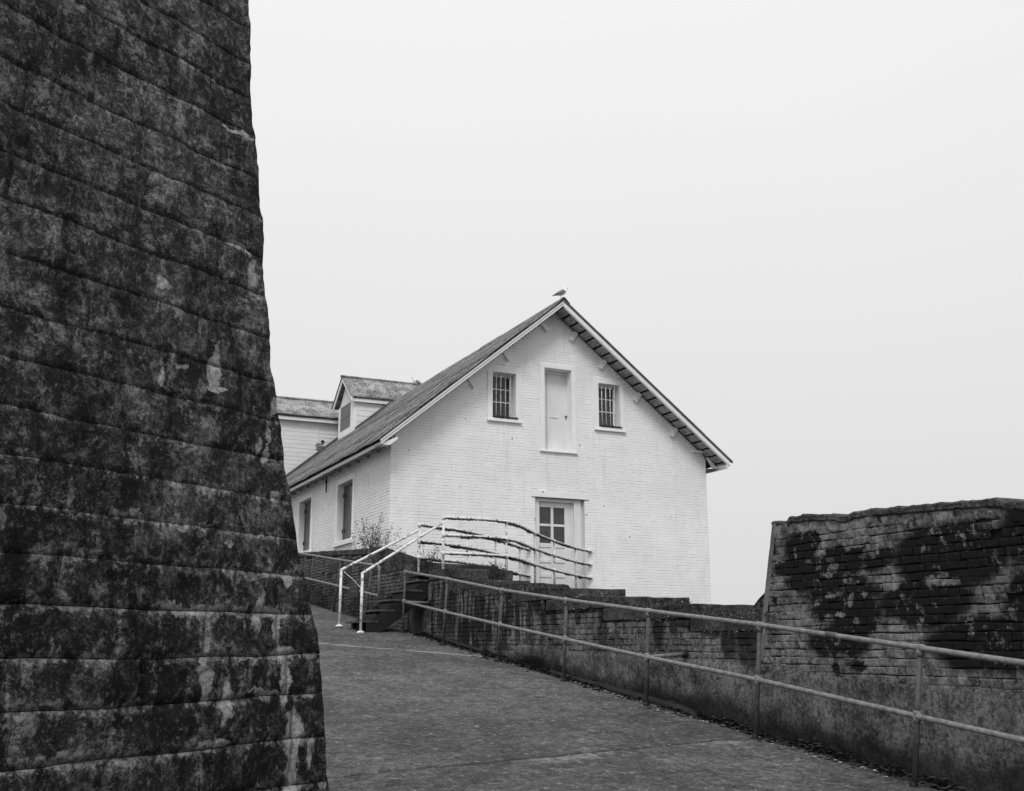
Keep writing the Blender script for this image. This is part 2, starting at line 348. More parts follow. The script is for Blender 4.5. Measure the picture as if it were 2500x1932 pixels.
def m_path():
    k = NT('worn_concrete', .88, .25); p = k.g.outputs['Position']
    vec, u, z = k.uv((1, 0, 0))
    big = k.noise(p, .55, 6, .6); mid = k.noise(p, 4, 9, .75); fine = k.noise(p, 30, 8, .85)
    med = k.noise(p, 14, 8, .78); vf = k.noise(p, 110, 3, .6)
    t = k.math('ADD', k.math('MULTIPLY', k.hc(mid, .08), .22), k.math('ADD', k.math('MULTIPLY', k.hc(med, .06), .34), k.math('MULTIPLY', k.hc(fine, .045), .44)))
    c = k.math('ADD', .022, k.math('MULTIPLY', t, .132)); c = k.math('MULTIPLY', c, k.step(vf, .36, .64, .72, 1.28))
    c = k.math('MULTIPLY', c, k.step(big, .38, .62, .74, 1.14)); c = k.math('MULTIPLY', c, k.step(k.noise(p, 1.7, 7, .7), .40, .60, .84, 1.12))
    c = k.mix(k.math('MULTIPLY', k.step(med, .60, .625), .75), c, .36)
    c = k.mix(k.math('MULTIPLY', k.step(k.noise(p, 9, 9, .8), .60, .64), .5), c, .022)
    c = k.mix(k.math('MULTIPLY', k.step(k.noise(p, 22, 5, .65), .60, .64), .55), c, .03)
    sp = k.n('ShaderNodeSeparateXYZ'); k.l(p, sp.inputs[0])
    x, y = sp.outputs['X'], sp.outputs['Y']
    wob = k.math('MULTIPLY', k.math('SUBTRACT', k.noise(p, 3, 5), .5), .35)
    # pour joints: a pale one by the stairs, a dark one in the foreground with pale mortar next to it
    def line(a, b, ofs, wd):   # |y-(a*x+b)| < wd
        t = k.math('SUBTRACT', k.math('ADD', y, k.math('MULTIPLY', wob, .18)), k.math('ADD', k.math('MULTIPLY', x, a), b + ofs))
        return k.step(k.math('ABSOLUTE', t), wd * .4, wd, 1, 0)
    j1 = k.math('MULTIPLY', line(-.87, -9.52, 0, .085), k.step(k.noise(p, 5, 5), .36, .46, .3, 1))
    c = k.mix(k.math('MULTIPLY', j1, .85), c, .30)
    j2 = k.math('MULTIPLY', line(.163, -14.33, 0, .034), k.step(k.noise(p, 4, 5), .36, .46, .35, 1))
    pal = k.math('MULTIPLY', k.math('MULTIPLY', line(.163, -14.33, -.12, .15), k.step(k.noise(p, 3.5, 7, .7), .42, .5)), k.blobs(k.warp(p, 3, .3), [(-3.45,-14.98,.62,.5),(-1.9,-14.72,.5,.12)], .5))
    pal = k.math('MULTIPLY', pal, k.step(med, .42, .56, .35, 1))
    c = k.mix(k.math('MULTIPLY', pal, .7), c, .24)
    c = k.mix(k.math('MULTIPLY', j2, .85), c, .02)
    cr = k.noise(k.warp(p, 2.5, .5), 1.1, 3, .5); cr = k.step(k.math('ABSOLUTE', k.math('SUBTRACT', cr, .5)), .0015, .005, 1, 0)
    cr = k.math('MULTIPLY', cr, k.step(k.noise(p, .9, 3), .47, .56)); c = k.mix(k.math('MULTIPLY', cr, .65), c, .02)
    # damp stain mid path and dirt in the gutter
    st = k.blobs(k.warp(p, 3, .5), [(-3.6,-13.2,.5,.22),(-4.9,-13.2,.35,.1)], .7)
    # blobs() compares xy only, as the z scale is zero
    c = k.mix(k.math('MULTIPLY', st, .35), c, .05)
    dirt = k.step(k.math('ADD', x, k.math('MULTIPLY', k.math('SUBTRACT', mid, .5), 1.0)), -1.42, -1.12)
    c = k.mix(k.math('MULTIPLY', dirt, .82), c, .018)
    k.col(c); k.bump(k.math('ADD', k.math('MULTIPLY', fine, .7), mid), .9, .012); MAT['path'] = k.m
    k = NT('sea', .15, .5); k.grey(.05); k.bump(k.noise(k.g.outputs['Position'], .3, 6), .4, .3); MAT['sea'] = k.m
m_path()

# ------------------------------------------------------------------ ground
def gz(y): return 2.327 + .107 * max(min(y, 45), -45)
def steps_top(y):     # height of the terrace behind the ramp wall
    return 2.35 + .045 * y
def ground_h(x, y):
    d = math.hypot(x, y + 10)
    h = gz(y) - .30
    if x > -.7: h = min(steps_top(max(y, -24)), 2.5) if y < 30 else 2.5
    if d > 60: h = h * max(0, 1 - (d - 60) / 90) - 26 * min(1, max(0, d - 60) / 90)
    return h
def grid(name, xs, ys, hf, mat, kind, smooth=True):
    m = MB(); n = len(xs)
    m.add([(x, y, hf(x, y)) for y in ys for x in xs], [(j*n+i, j*n+i+1, (j+1)*n+i+1, (j+1)*n+i) for j in range(len(ys)-1) for i in range(n-1)])
    o = m.build(name, mat, None, smooth); tag(o, kind=kind); return o
xs = [-3000,-900,-400,-150,-100,-60,-40,-25,-15,-10,-6,-3,-1.4,-.72,-.68,0,2,5,10,20,35,50,70,100,150,400,900,3000]
ys = [-3000,-900,-400,-160,-110,-70,-50,-35,-25,-20,-15,-10,-5,0,5,10,20,29,31,45,60,80,110,160,400,900,3000]
tag(grid('ground', xs, ys, ground_h, MAT['terrain'], 'structure'), 'dark rough island ground on the slope around the path and house')
sea = MB(); sea.add([(-5000,-5000,-20),(5000,-5000,-20),(5000,5000,-20),(-5000,5000,-20)], [(0,1,2,3)])
tag(sea.build('water', MAT['sea']), 'grey sea far below around the island', kind='structure')
def path_h(x, y):
    h = gz(y)
    h += .010 * nz(x, y, 0, 1.3) + .004 * nz(x, y, 3, 7)
    g = max(0, min(1, (x + 1.34) / .3)); h -= .085 * g * g * (3 - 2*g)          # gutter at the wall foot
    t = abs(y - (.163 * x - 14.33)); h -= .016 * max(0, 1 - t / .03)
    t = abs(y - (-.87 * x - 9.52)); h -= .006 * max(0, 1 - t / .05)
    return h
def frange(a, b, s):
    o = []; x = a
    while x < b: o.append(x); x += s
    return o + [b]
pys = frange(-28, -18, .5) + frange(-17.9, -12.6, .03) + frange(-12.55, -5, .07) + frange(-4.9, 24, .4)
pxs = frange(-16, -7.2, .4) + frange(-7, -1.6, .07) + frange(-1.56, -.86, .04)
tag(grid('path', pxs, pys, path_h, MAT['path'], 'structure'), 'worn grey concrete ramp climbing towards the steel stairs')

# ------------------------------------------------------------------ bricks
def unit_brick(name, mat, seed, jit=.04):
    rnd = random.Random(seed); m = MB()
    c = .06; j = lambda a: a + rnd.uniform(-jit, jit)
    # x 0..1 along, y 0..1 depth (0 = face), z 0..1
    jx = jit * .35
    back = [(0,1,0),(1,1,0),(1,1,1),(0,1,1)]
    rim = [(j(0)*.3,.18,j(0)*.7),(1+rnd.uniform(-jit,jit)*.3,.18,j(0)*.7),(1+rnd.uniform(-jit,jit)*.3,.18,1+rnd.uniform(-jit,jit)),(j(0)*.3,.18,1+rnd.uniform(-jit,jit))]
    fr = [(.008+rnd.uniform(0,jx),rnd.uniform(0,.10),.11+abs(j(0))),(.992-rnd.uniform(0,jx),rnd.uniform(0,.10),.11+abs(j(0))),(.992-rnd.uniform(0,jx),rnd.uniform(0,.10),.89-abs(j(0))),(.008+rnd.uniform(0,jx),rnd.uniform(0,.10),.89-abs(j(0)))]
    m.add(back + rim + fr, [(0,1,5,4),(1,2,6,5),(2,3,7,6),(3,0,4,7),(4,5,9,8),(5,6,10,9),(6,7,11,10),(7,4,8,11),(8,9,10,11)])
    me = bpy.data.meshes.new(name); me.from_pydata(m.v, [], m.f); me.materials.append(mat); me.update()
    return me
CAMP = Vector(camo.location)
def lay_bricks(parent, mat, org, ud, nd, segs, z0, z1, ch, bl, jt, depth, keep=300, seed=1, jit=.04, zj=.002, missing=0.0, tilt=.002, hj=None):
    """segs(za, zb) -> intervals along u; ud = direction, nd = outward normal. keep nearest as objects, the rest joined."""
    rnd = random.Random(seed); ud = Vector(ud); nd = Vector(nd); org = Vector(org)
    units = [unit_brick('brick', mat, seed*10+i, jit) for i in range(5)]
    B = []; z = z0; row = 0
    while z < z1 - .3*ch:
        for (a, b) in segs(z, z + ch):
            hdr = row % 6 == 5
            L = bl * .5 if hdr else bl
            u = a - (L * .5 if row % 2 else 0) - (seed % 3) * .01
            while u < b:
                l = L * rnd.uniform(.97, 1.03); ua, ub = max(a, u), min(b, u + l)
                if ub - ua > .035 and rnd.random() > missing:
                    B.append((ua + (jt if hj is None else hj)/2, ub - (jt if hj is None else hj)/2, z + jt/2 + rnd.uniform(-zj, zj), z + ch - jt/2 + rnd.uniform(-zj, zj), rnd.uniform(-.3, .3)*depth, rnd.randrange(5)))
                u += l
        z += ch; row += 1
    def wp(b): return org + ud * ((b[0]+b[1])/2) + Vector((0,0,(b[2]+b[3])/2))
    B.sort(key=lambda b: (wp(b) - CAMP).length)
    base = Matrix((( ud.x, -nd.x, 0), (ud.y, -nd.y, 0), (ud.z, -nd.z, 1))).to_4x4()
    mm = MB()
    for i, (ua, ub, za, zb, dd, k) in enumerate(B):
        p = org + ud * ua + Vector((0,0,za)) + nd * (depth * .82 + dd * .5 * .3)
        M = Matrix.Translation(p) @ base @ Matrix.Rotation(rnd.uniform(-tilt, tilt), 4, 'Y') @ Matrix.Diagonal((ub-ua, depth, zb-za, 1))
        if i < keep:
            o = bpy.data.objects.new('brick', units[k]); C.objects.link(o); o.parent = parent; o.matrix_world = M
        else:
            me = units[k]; mm.add([tuple(M @ v.co) for v in me.vertices], [tuple(f.vertices) for f in me.polygons])
    if mm.v:
        o = mm.build('brickwork', mat, parent); o['kind'] = 'stuff'
    return len(B)

# ------------------------------------------------------------------ the white house
LX0, LZ0, SL = -.40, 6.12, .8328
AX, AZ, SR = 4.235, 9.98, .759
def zL(x): return LZ0 + (x - LX0) * SL
def zR(x): return AZ - (x - AX) * SR
def roofz(x): return zL(x) if x < AX else zR(x)
def walltop(x): return roofz(x) - (.17 + .03 * (x > AX))
house = empty('brick_house', 'white painted brick house with a steep gable, barred windows and a corrugated roof', 'house')
GW = 8.69
opens = [(2.53,3.155,6.92,8.06),(3.94,4.70,6.26,8.32),(5.475,6.11,6.95,8.08),(3.67,5.03,2.2,5.07)]
gw = sub('gable_wall', house)
def wall_core():
    m = MB(); cuts = sorted({0.0, GW, AX} | {o[0] for o in opens} | {o[1] for o in opens})
    for a, b in zip(cuts, cuts[1:]):
        mid = (a+b)/2; zs = [2.0]; ops = sorted([(o[2], o[3]) for o in opens if o[0] < mid < o[1]])
        segs = []; z = 2.0
        for (p, q) in ops:
            if p > z + .01: segs.append((z, p))
            z = q
        for (p, q) in segs: m.box(a, b, 0.0, .45, p, q)
        m.prism([(a, z), (b, z), (b, walltop(b if b != AX else AX-1e-6) ), (a, walltop(a))], 1, 0.0, .45)
    o = m.build('wall', MAT['white_mortar'], gw); return o
wall_core()
def gable_segs(za, zb):
    out = []; zt = zb
    # horizontal extent under the roof at height zb
    def xl(z): return max(.0, LX0 + (z + .19 - LZ0) / SL)
    def xr(z): return min(GW, AX + (AZ - .22 - z) / SR)
    a, b = xl(zb), xr(zb)
    if b - a < .1: return []
    cur = [(a, b)]
    casing = [(2.39,3.285,6.82,8.25),(3.81,4.83,6.20,8.43),(5.35,6.235,6.84,8.23),(3.67,5.03,2.2,5.06),(3.57,5.14,5.06,5.26)]
    for (p, q, r, s) in casing:
        if zb > r + .03 and za < s - .03:
            nw = []
            for (u, v) in cur:
                if q <= u or p >= v: nw.append((u, v)); continue
                if p > u: nw.append((u, p))
                if q < v: nw.append((q, v))
            cur = nw
    return [(u, v) for u, v in cur if v - u > .04]
lay_bricks(gw, MAT['white_brick'], (0,0,0), (1,0,0), (0,-1,0), gable_segs, 2.05, 9.75, .0715, .213, .0050, .0085, 300, 3, .03, .0030, 0, .0022, .0015)
# side wall
sw = sub('side_wall', house)
sopen = [(2.85,4.20,4.17,5.67),(6.84,8.21,4.19,5.69),(10.8,12.1,4.2,5.7)]
def side_core():
    m = MB(); cuts = sorted({.45, 15.4} | {o[0] for o in sopen} | {o[1] for o in sopen})
    for a, b in zip(cuts, cuts[1:]):
        mid = (a+b)/2; ops = [o for o in sopen if o[0] < mid < o[1]]
        if ops: m.box(0, .45, a, b, 2.0, ops[0][2]); m.box(0, .45, a, b, ops[0][3], 6.25)
        else: m.box(0, .45, a, b, 2.0, 6.25)
    m.box(GW-.45, GW, .45, 15.4, 2.0, 6.38); m.box(.45, GW-.45, 14.95, 15.4, 2, 6.25)
    m.build('wall', MAT['white_mortar'], sw)
side_core()
def side_segs(za, zb):
    cur = [(-.012, 9.6)]
    for (p, q, r, s) in [(a-.13, b+.11, c-.12, d+.15) for a,b,c,d in sopen]:
        if zb > r + .03 and za < s - .03:
            nw = []
            for (u, v) in cur:
                if q <= u or p >= v: nw.append((u, v)); continue
                nw += [(u, p), (q, v)]
            cur = nw
    return cur
lay_bricks(sw, MAT['white_brick'], (0,0,0), (0,1,0), (-1,0,0), side_segs, 3.2, 6.24, .0715, .213, .012, .016, 150, 5, .05, .003, 0, .003, .003)
T = MAT['white_timber']; CT = MAT['clean_timber']
# barred attic windows
def barred(x0, x1, z0, z1, ox0, ox1, oz0, oz1, bars, hb, lab):
    wdw = sub('barred_window', house); wdw['label'] = lab
    cz = MB()
    cz.box(ox0, x0, -.028, .06, oz0+.05, oz1); cz.box(x1, ox1, -.028, .06, oz0+.05, oz1); cz.box(x0, x1, -.028, .06, z1, oz1); cz.box(x0, x1, -.026, .06, oz0+.05, z0)
    bevel(cz.build('casing', T, wdw), .006)
    sl_ = MB(); sl_.box(ox0-.01, ox1+.02, -.07, .0, oz0, oz0+.045); bevel(sl_.build('sill', T, wdw), .006)
    rv = MB(); d = .30
    rv.box(x0-.02, x0+.004, .0, d+.05, z0, z1); rv.box(x1-.004, x1+.02, .0, d+.05, z0, z1); rv.box(x0+.004, x1-.004, .0, d+.05, z1-.004, z1+.02); rv.box(x0+.004, x1-.004, .0, d+.05, z0-.02, z0+.004)
    rv.build('reveal', T, wdw)
    sf = MB(); sf.box(x0, x0+.035, d-.04, d, z0, z1); sf.box(x1-.05, x1, d-.04, d, z0, z1); sf.box(x0, x1, d-.04, d, z1-.05, z1); sf.box(x0, x1, d-.04, d, z0, z0+.06)
    for h in hb: sf.box(x0, x1, d-.045, d-.01, h-.010, h+.010)
    sf.build('sash', T, wdw)
    boxo('pane', MAT['glass'], wdw, x0, x1, d-.02, d-.012, z0, z1)
    for i, bx in enumerate(bars):
        b = MB(); b.tube([(bx, .05, z0), (bx+random.uniform(-.006,.006), .05, (z0+z1)/2), (bx, .05, z1)], .0108, 8); b.build('bar', MAT['rail_white'], wdw, True)
    tf = MB(); rnd = random.Random(int(x0*100))
    for i in range(620):
        px = x0 + .04 + rnd.random() * (x1 - x0 + .0); py = -.06 + rnd.random() * .14; s = rnd.uniform(.012, .038)
        a = rnd.uniform(0, 6.28); z = z0 + rnd.random()**2 * .035
        tf.add([(px, py, z), (px + s*math.cos(a), py + s*math.sin(a), z+s*.3), (px+.004, py, z + s)], [(0,1,2)])
    o = tf.build('moss', MAT['moss'], wdw); o['kind'] = 'stuff'
barred(2.53,3.155,6.92,8.06,2.39,3.28,6.83,8.24,(2.656,2.78,2.901,3.032),(7.70,7.38),'left attic window with four upright bars')
barred(5.475,6.11,6.95,8.08,5.35,6.23,6.85,8.225,(5.607,5.728,5.856,5.985),(7.74,7.41),'right attic window with four upright bars and moss on its sill')
# loft door
ld = sub('loft_door', house); ld['label'] = 'tall plank loft door high in the gable'
cz = MB(); cz.box(3.815,3.94,-.028,.06,6.24,8.43); cz.box(4.70,4.826,-.028,.06,6.24,8.43); cz.box(3.94,4.70,-.028,.06,8.32,8.43)
bevel(cz.build('casing', T, ld), .006)
s_ = MB(); s_.box(3.80,4.84,-.06,.26,6.19,6.24); bevel(s_.build('sill', T, ld), .008)
rv = MB(); rv.box(3.92,3.944,0,.32,6.24,8.32); rv.box(4.696,4.72,0,.32,6.24,8.32); rv.box(3.944,4.696,0,.32,8.316,8.34); rv.build('reveal', T, ld)
for a, b in ((3.94,4.133),(4.143,4.70)):
    bevel(boxo('plank', CT, ld, a, b, .26, .30, 6.24, 8.32), .004)
for a, b in ((3.95,4.128),(4.24,4.45)):
    bevel(boxo('rail_moulding', CT, ld, a, b, .243, .262, 7.125, 7.15), .003)
boxo('transom', CT, ld, 3.94, 4.70, .20, .262, 8.24, 8.32)
kn = MB(); kn.tube([(4.665,.262,7.18),(4.665,.215,7.18)], [.014,.024], 10); kn.tube([(4.665,.26,7.12),(4.665,.252,7.12)], .010, 8); kn.build('knob', MAT['black_iron'], ld)
# ground floor door
gd = sub('panelled_door', house); gd['label'] = 'white door with four dark glass panes behind the pipe railing'
m = MB(); m.box(3.572,5.137,-.034,.12,5.07,5.245); bevel(m.build('lintel', MAT['white_brick'], gd), .008)
m = MB(); m.box(3.674,3.812,.07,.2,2.3,5.07); bevel(m.build('jamb', CT, gd), .004)
m = MB(); m.box(4.765,4.955,.055,.2,2.3,5.07); bevel(m.build('jamb', CT, gd), .004)
m = MB(); m.box(4.955,5.026,.12,.2,2.3,5.066); m.box(5.026,5.04,.0,.2,2.3,5.07); m.box(3.66,3.674,.0,.2,2.3,5.07); m.box(3.812,4.765,.07,.2,4.985,5.066); m.build('head', CT, gd)
m = MB(); m.box(4.725,4.765,.13,.22,2.3,4.985); m.build('stop', CT, gd)
leaf = MB(); Y0, Y1 = .15, .20
leaf.box(3.812,3.866,Y0,Y1,2.88,4.985); leaf.box(4.55,4.725,Y0,Y1,2.88,4.985); leaf.box(4.173,4.242,Y0,Y1,2.88,4.985)
for a, b in ((4.855,4.985),(4.393,4.451),(3.885,3.985),(3.52,3.60),(3.17,3.25),(2.88,2.98)):
    leaf.box(3.866,4.173,Y0,Y1,a,b); leaf.box(4.242,4.55,Y0,Y1,a,b)
bevel(leaf.build('leaf', CT, gd), .005)
for a, b in ((4.451,4.855),(3.985,4.393)):
    for p, q in ((3.866,4.173),(4.242,4.55)): boxo('pane', MAT['glass'], gd, p, q, .172, .178, a, b)
for a, b in ((3.60,3.885),(3.25,3.52),(2.98,3.17)):
    for p, q in ((3.866,4.173),(4.242,4.55)): boxo('door_panel', CT, gd, p, q, .168, .185, a, b)
lk = MB(); lk.box(3.80,3.835,.10,.149,3.68,3.92); lk.tube([(3.84,.15,3.78),(3.84,.09,3.78)], .028, 10); lk.build('lock', MAT['black_iron'], gd)
# side windows
def side_window(y0, y1, z0, z1, lab):
    wd = sub('side_window', house); wd['label'] = lab
    c = MB(); c.box(-.03,.05,y0-.13,y0,z0-.02,z1+.15); c.box(-.03,.05,y1,y1+.11,z0-.02,z1+.15); c.box(-.03,.05,y0,y1,z1,z1+.15)
    bevel(c.build('casing', T, wd), .005)
    s = MB(); s.box(-.075,.1,y0-.14,y1+.13,z0-.12,z0); bevel(s.build('sill', T, wd), .008)
    r = MB(); r.box(0,.3,y0-.02,y0+.004,z0,z1); r.box(0,.3,y1-.004,y1+.02,z0,z1); r.box(0,.3,y0+.004,y1-.004,z1-.004,z1+.02); r.box(0,.3,y0+.004,y1-.004,z0-.02,z0+.004); r.build('reveal', CT, wd)
    f = MB(); f.box(.15,.19,y0,y0+.05,z0,z1); f.box(.15,.19,y1-.05,y1,z0,z1); f.box(.15,.19,y0,y1,z1-.06,z1); f.box(.15,.19,y0,y1,z0,z0+.08)
    for h in (.36, .68): f.box(.160,.180,y0+.05,y1-.05,z0+(z1-z0)*h-.006,z0+(z1-z0)*h+.006)
    f.build('sash', MAT['grey_louver'], wd)
    boxo('pane', MAT['dusty_glass'], wd, .168, .174, y0, y1, z0, z1)
    for h in (.2, .82):
        boxo('hinge', MAT['black_iron'], wd, .125, .15, y1-.05, y1-.02, z0+(z1-z0)*h-.05, z0+(z1-z0)*h+.05)
side_window(*sopen[0], 'side window nearest the house corner')
side_window(*sopen[1], 'side window beside the dark stone wall edge')
side_window(*sopen[2], 'farthest side window')
cd = MB(); cd.tube([(-.03,5.30,6.2),(-.03,5.30,5.62)], .018, 8); cd.tube([(-.03,5.30,5.93),(-.03,5.30,5.87)], .035, 8); cd.build('conduit', MAT['black_iron'], house)
# roof
roof = sub('roof', house)
YN, YF = -.53, 15.15
def corrugated(name, mat, p0, along, down, length, width, pitch=.0762, amp=.012, rows=2, sag=0):
    """sheet starting at p0, waves run across 'along'; ribs follow 'down'"""
    m = MB(); along = Vector(along).normalized(); down = Vector(down).normalized(); nrm = along.cross(down).normalized()
    if nrm.z < 0: nrm = -nrm
    n = max(8, int(width / pitch * 6)); cols = [width * i / n for i in range(n+1)]
    vs = []
    for r in range(rows+1):
        t = length * r / rows
        for c in cols:
            h = amp * math.cos(2*math.pi*c/pitch)
            vs.append(tuple(Vector(p0) + along*c + down*t + nrm*h))
    k = n + 1
    fs = [(r*k+i, r*k+i+1, (r+1)*k+i+1, (r+1)*k+i) for r in range(rows) for i in range(n)]
    m.add(vs, fs)
    # thickness: second skin
    vs2 = [tuple(Vector(v) - nrm*.006) for v in vs]
    b = len(vs); m.add(vs2, fs)
    for i in range(n):
        m.f.append((rows*k+i, rows*k+i+1, b+rows*k+i+1, b+rows*k+i)); m.f.append((i, i+1, b+i+1, b+i))
    for r in range(rows):
        m.f.append((r*k, (r+1)*k, b+(r+1)*k, b+r*k)); m.f.append((r*k+n, (r+1)*k+n, b+(r+1)*k+n, b+r*k+n))
    return m
def sheet_slope(parent, mat, top, down, slope_len, y0, y1, rows=4, name='roof_sheet', wdt=.84, axis=(0,1,0), rs=1, keep=True):
    """courses of lapped sheets; the lower course tucks under the upper one"""
    rnd = random.Random(rs); down = Vector(down).normalized(); axis = Vector(axis)
    nrm = axis.cross(down).normalized()
    if nrm.z < 0: nrm = -nrm
    rl = slope_len / rows; me = {}
    L = y1 - y0; n = int(math.ceil(L / (wdt-.076))); 
    for r in range(rows):
        for i in range(n):
            a = y0 + i * (wdt-.0762); b = min(y1, a + wdt)
            if b - a < .1: continue
            key = (round(b-a, 3), r == rows-1)
            ln = rl + (.16 if r < rows-1 else 0)
            if key not in me:
                mb = corrugated(name, mat, (0,0,0), axis, down, ln, b-a)
                o = mb.build(name, mat, parent, True); me[key] = o.data
            else:
                o = bpy.data.objects.new(name, me[key]); C.objects.link(o); o.parent = parent
            lift = .018 * (rows-1-r) * .0 + (.010 if (i % 2) else .0) + rnd.uniform(0, .008)
            # upper courses ride on the lower ones
            lift += .014 * ((rows - 1 - r) % 2)
            o.location = Vector(top) + axis * a + down * (rl * r - (0 if r == 0 else 0)) + nrm * lift
            o.rotation_euler = (rnd.uniform(-.002,.002), rnd.uniform(-.002,.002), rnd.uniform(-.003,.003))
dl = Vector((-1, 0, -SL)); Llen = (AX - (-.47)) * math.sqrt(1 + SL*SL)
sheet_slope(roof, MAT['roof'], (AX, 0, AZ), dl, Llen, YN, YF, 5, rs=2)
dr = Vector((1, 0, -SR)); Rlen = (9.17 - AX) * math.sqrt(1 + SR*SR)
sheet_slope(roof, MAT['roof'], (AX, 0, AZ), dr, Rlen, YN, YF, 5, rs=4)
y = YN - .02
rr = random.Random(9)
while y < YF:
    m = MB(); l = 1.25; o_ = rr.uniform(0, .014)
    pr = [(AX-.17, AZ-.17*SL+.035+o_),(AX-.05, AZ+.035+o_),(AX, AZ+.065+o_),(AX+.05, AZ+.035+o_),(AX+.17, AZ-.17*SR+.035+o_)]
    pr2 = [(a, b-.018) for a, b in reversed(pr)]
    m.prism(pr + pr2, 1, y, y + l + .05); m.build('ridge_cap', MAT['roof'], roof); y += l
# gable boards
def strip(name, mat, parent, side, off0, off1, y0, y1, xa, xb, bv=.004):
    f = zL if side < 0 else zR
    m = MB(); m.prism([(xa, f(xa)-off0), (xb, f(xb)-off0), (xb, f(xb)-off1), (xa, f(xa)-off1)], 1, y0, y1)
    o = m.build(name, mat, parent); bevel(o, bv); return o
strip('barge_board', T, house, -1, .035, .155, -.515, -.485, -.42, AX)
strip('barge_board', T, house, 1, .035, .165, -.515, -.485, AX+.001, 9.10)
strip('barge_moulding', T, house, -1, .035, .075, -.54, -.516, -.44, AX)
strip('verge_strip', MAT['flashing'], house, 1, -.022, .034, -.545, -.50, AX+.001, 9.17)
strip('verge_strip', MAT['flashing'], house, -1, .010, .034, -.545, -.50, -.46, AX)
strip('barge_batten', T, house, 1, .166, .186, -.50, -.47, AX+.02, 9.08, .001)
strip('frieze_board', T, house, -1, .20, .36, -.045, -.012, .06, 2.9)
strip('frieze_board', T, house, 1, .225, .26, -.035, -.012, 4.7, 8.6)
# soffit planks (run across the overhang, lapped)
rnd = random.Random(4)
x = AX + .02
i = 0
while x < 9.05:
    l = .225; xb = min(9.08, x + l); m = MB(); t = .018 if i % 1 == 0 else 0
    f = zR
    m.prism([(x, f(x)-.180), (xb-.045, f(xb-.045)-.168), (xb-.045, f(xb-.045)-.156), (x, f(x)-.166)], 1, -.484, .02)
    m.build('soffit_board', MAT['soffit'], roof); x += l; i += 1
m = MB(); m.prism([(AX+.02, zR(AX+.02)-.10), (9.05, zR(9.05)-.10), (9.05, zR(9.05)-.12), (AX+.02, zR(AX+.02)-.12)], 1, -.484, .0); m.build('gap_shade_sheet', MAT['black_iron'], roof)  # black sheet added above the planks so their gaps read as shade
x = LX0
while x < AX - .05:
    xb = min(AX, x + .25); m = MB(); f = zL
    m.prism([(x, f(x)-.16), (xb-.01, f(xb)-.15), (xb-.01, f(xb)-.13), (x, f(x)-.14)], 1, -.484, .02)
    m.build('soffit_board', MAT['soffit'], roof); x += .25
m = MB()
for k in range(40):      # purlin edges seen as dark gaps under the sheets
    pass
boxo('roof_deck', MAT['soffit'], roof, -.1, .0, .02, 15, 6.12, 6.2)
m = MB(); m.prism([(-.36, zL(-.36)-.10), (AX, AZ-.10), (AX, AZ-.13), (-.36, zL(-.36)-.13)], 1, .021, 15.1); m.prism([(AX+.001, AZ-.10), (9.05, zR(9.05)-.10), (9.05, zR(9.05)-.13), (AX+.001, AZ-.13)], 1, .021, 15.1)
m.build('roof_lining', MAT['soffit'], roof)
# lookout blocks under the gable overhang
def block(xc, side, w=.11, l=.27):
    f = zL if side < 0 else zR; s = SL if side < 0 else -SR
    ux, uz = 1/math.sqrt(1+s*s), s/math.sqrt(1+s*s)        # along the slope
    px, pz = uz, -ux                                       # downwards, square to it
    if side > 0: px, pz = uz, -ux
    z0 = f(xc) - .20
    pts = [(xc - ux*w/2, z0 - uz*w/2), (xc + ux*w/2, z0 + uz*w/2)]
    q = [(a + px*l, b + pz*l) for a, b in pts]
    m = MB(); m.prism([pts[0], pts[1], q[1], q[0]], 1, -.085, .02); bevel(m.build('lookout_block', T, house), .006)
for xc in (4.84, 5.68, 6.69, 7.78): block(xc, 1)
for xc in (3.86, 2.80, 1.88): block(xc, -1, .10, .26)
m = MB(); m.prism([(8.27,6.50),(8.62,6.50),(8.62,6.56),(8.27,6.56)], 1, -.085, .02); m.build('lookout_block', T, house)
# eaves
m = MB(); m.prism([(-.385, 5.965), (-.35, 5.965), (-.35, 6.04), (-.385, 6.04)], 1, -.50, 15.1); bevel(m.build('eave_board', T, house), .004)
m = MB(); m.box(9.02, 9.05, -.50, 15.1, 6.06, 6.16); bevel(m.build('eave_board', T, house), .004)
m = MB(); m.prism([(-.36,5.95),(-.20,5.95),(-.01,6.10),(-.01,6.16),(-.36,6.0)], 1, -.48, -.25); bevel(m.build('eave_return', T, house), .005)
m = MB(); m.prism([(GW-.03,6.38),(GW+.05,6.38),(9.0,6.10),(8.86,6.10)], 1, -.10, -.06); m.build('eave_return', T, house)
m = MB(); m.box(-.35, 0, -.01, 15.1, 6.06, 6.075); m.build('eave_soffit', MAT['soffit'], house)
m = MB(); m.box(GW, 9.02, -.05, 15.1, 6.085, 6.10); m.build('eave_soffit', MAT['soffit'], house)
for y in frange(.8, 14.6, .8):
    m = MB(); m.box(-.34, .0, y-.03, y+.03, 6.0, 6.059); m.build('rafter_end', MAT['soffit'], house)
